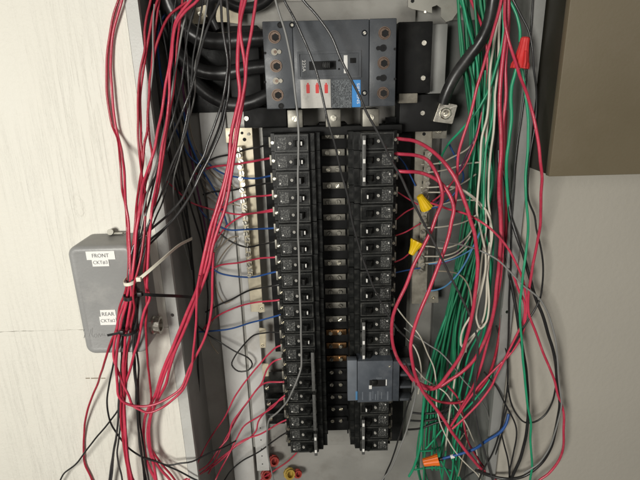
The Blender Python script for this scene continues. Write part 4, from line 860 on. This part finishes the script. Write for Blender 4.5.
nut('orange twist-on connector on the blue wire at the bottom', (423,462.5,12.2), (438.5,459.5,12.4), .0062, .0082, 'nut_orange', 1.06)
bm = bmesh.new(); A, B = P(450.5,456.9,13), P(454.2,455.8,13); cyl(bm, (A+B)/2, B-A, .0034, (B-A).length, 16)
tag(recentre(obj('tape_marker', bm, 'paint_white')), 'white tape band round the blue wire by the orange connector', 'tape')
bm = bmesh.new(); A, B = P(438.6,459.5,12.4), P(443,458.4,12.6); cyl(bm, (A+B)/2, B-A, .0030, (B-A).length, 16)
tag(recentre(obj('wire_sleeve', bm, 'tie_black')), 'black sleeve between the orange connector and the blue wire', 'sleeve')
# --- cable ties
def tie(name, label, m, c, rx, ry, tail, wdt):
    o = thing(name, label, 'cable tie', c)
    bm = bmesh.new()
    sweep(bm, [Vector((math.cos(a)*rx, math.sin(a)*ry, math.sin(a*1.0+.6)*.002)) for a in [2*math.pi*i/28 for i in range(28)]], rectsec(wdt/2, .0007), True, up=Vector((0,0,1)))
    obj('band', bm, m, o)
    tp = [P(*p)-Vector(c) for p in tail]
    bm = bmesh.new(); sweep(bm, catmull(tp, .006), rectsec(wdt/2*.9, .0006), up=Vector((0.15,0,1)))
    obj('tail', bm, m, o)
    bm = bmesh.new(); q = tp[0]; box(bm, q.x-.003, q.x+.003, q.y-.0028, q.y+.0028, q.z-.0028, q.z+.0028, .0008)
    obj('tie_head', bm, m, o)
c = P(131.5,279.5,21.7); tie('cable_tie', 'cream cable tie with long tail round the left bundle', 'tie_white', c, .0088, .0125, [(139,279,23),(150,270,22.6),(164,258,21.2),(178,246,18.5),(192,238.5,15)], .0042)
c = P(131.5,294.5,21.6); tie('cable_tie', 'black cable tie with long tail round the left bundle', 'tie_black', c, .0092, .0125, [(140,294,23),(152,295,22.4),(176,296,19),(196,297.5,14)], .0044)
c = P(130,330,21.4); tie('cable_tie', 'lower black cable tie, its stub pointing left on the junction box', 'tie_black', c, .0105, .0105, [(122,332.3,23),(116,333.6,23),(107.5,335.3,22.9)], .0034)
# --- conduit fittings at the bottom of the enclosure
def fitting(label, x, y, d, m, r, hgt, cat='bushing'):
    q = P(x, y, d); bm = bmesh.new()
    lathe(bm, [(r,0),(r,hgt*.5),(r*.8,hgt*.55),(r*.8,hgt),(r*.55,hgt),(r*.5,hgt*.3),(.0001,hgt*.3)], axis_m(q, (.3,-.9,.5)), 20, 1, .06)
    tag(recentre(obj('conduit_bushing', bm, m)), label, cat, 'fittings at the bottom of the enclosure')
fitting('red bushing left of the bottom of the breakers', 273,460,1.6,'bushing_red',.0105,.016)
fitting('red bushing lowest at the left rail', 266,474,1.6,'bushing_red',.0105,.014)
fitting('yellow bushing under the left breaker column', 289,473,1.6,'bushing_yellow',.011,.014)
fitting('dark red bushing beside the yellow one', 297,473,1.4,'bushing_red',.0085,.012)

for lab, y in (('upper', 388), ('middle', 404), ('lowest', 419)):  # black blocks standing in for the shadows of the breaker wire terminals
    a, c = P(263+(y-388)*.12, y-5, 6.4), P(284+(y-388)*.08, y+5, 6.4)
    th = thing('terminal_shadow_block', 'black block with a bright screw, for a terminal shadow left of the lower breakers, %s of three' % lab, 'clip', ((a.x+c.x)/2, -.0285, c.z), 'black shadow blocks left of the lower breakers')
    part(th, 'shadow_block', 'breaker_black', lambda b: box(b, a.x, c.x, -.064, -.0288, c.z, a.z, .002))
    q = P(267+(y-388)*.12, y-1, 6.4); part(th, 'block_screw', 'screw_metal', lambda b: slot_screw(b, (q.x, -.0645, q.z), (0,-1,0), .0036, .004))
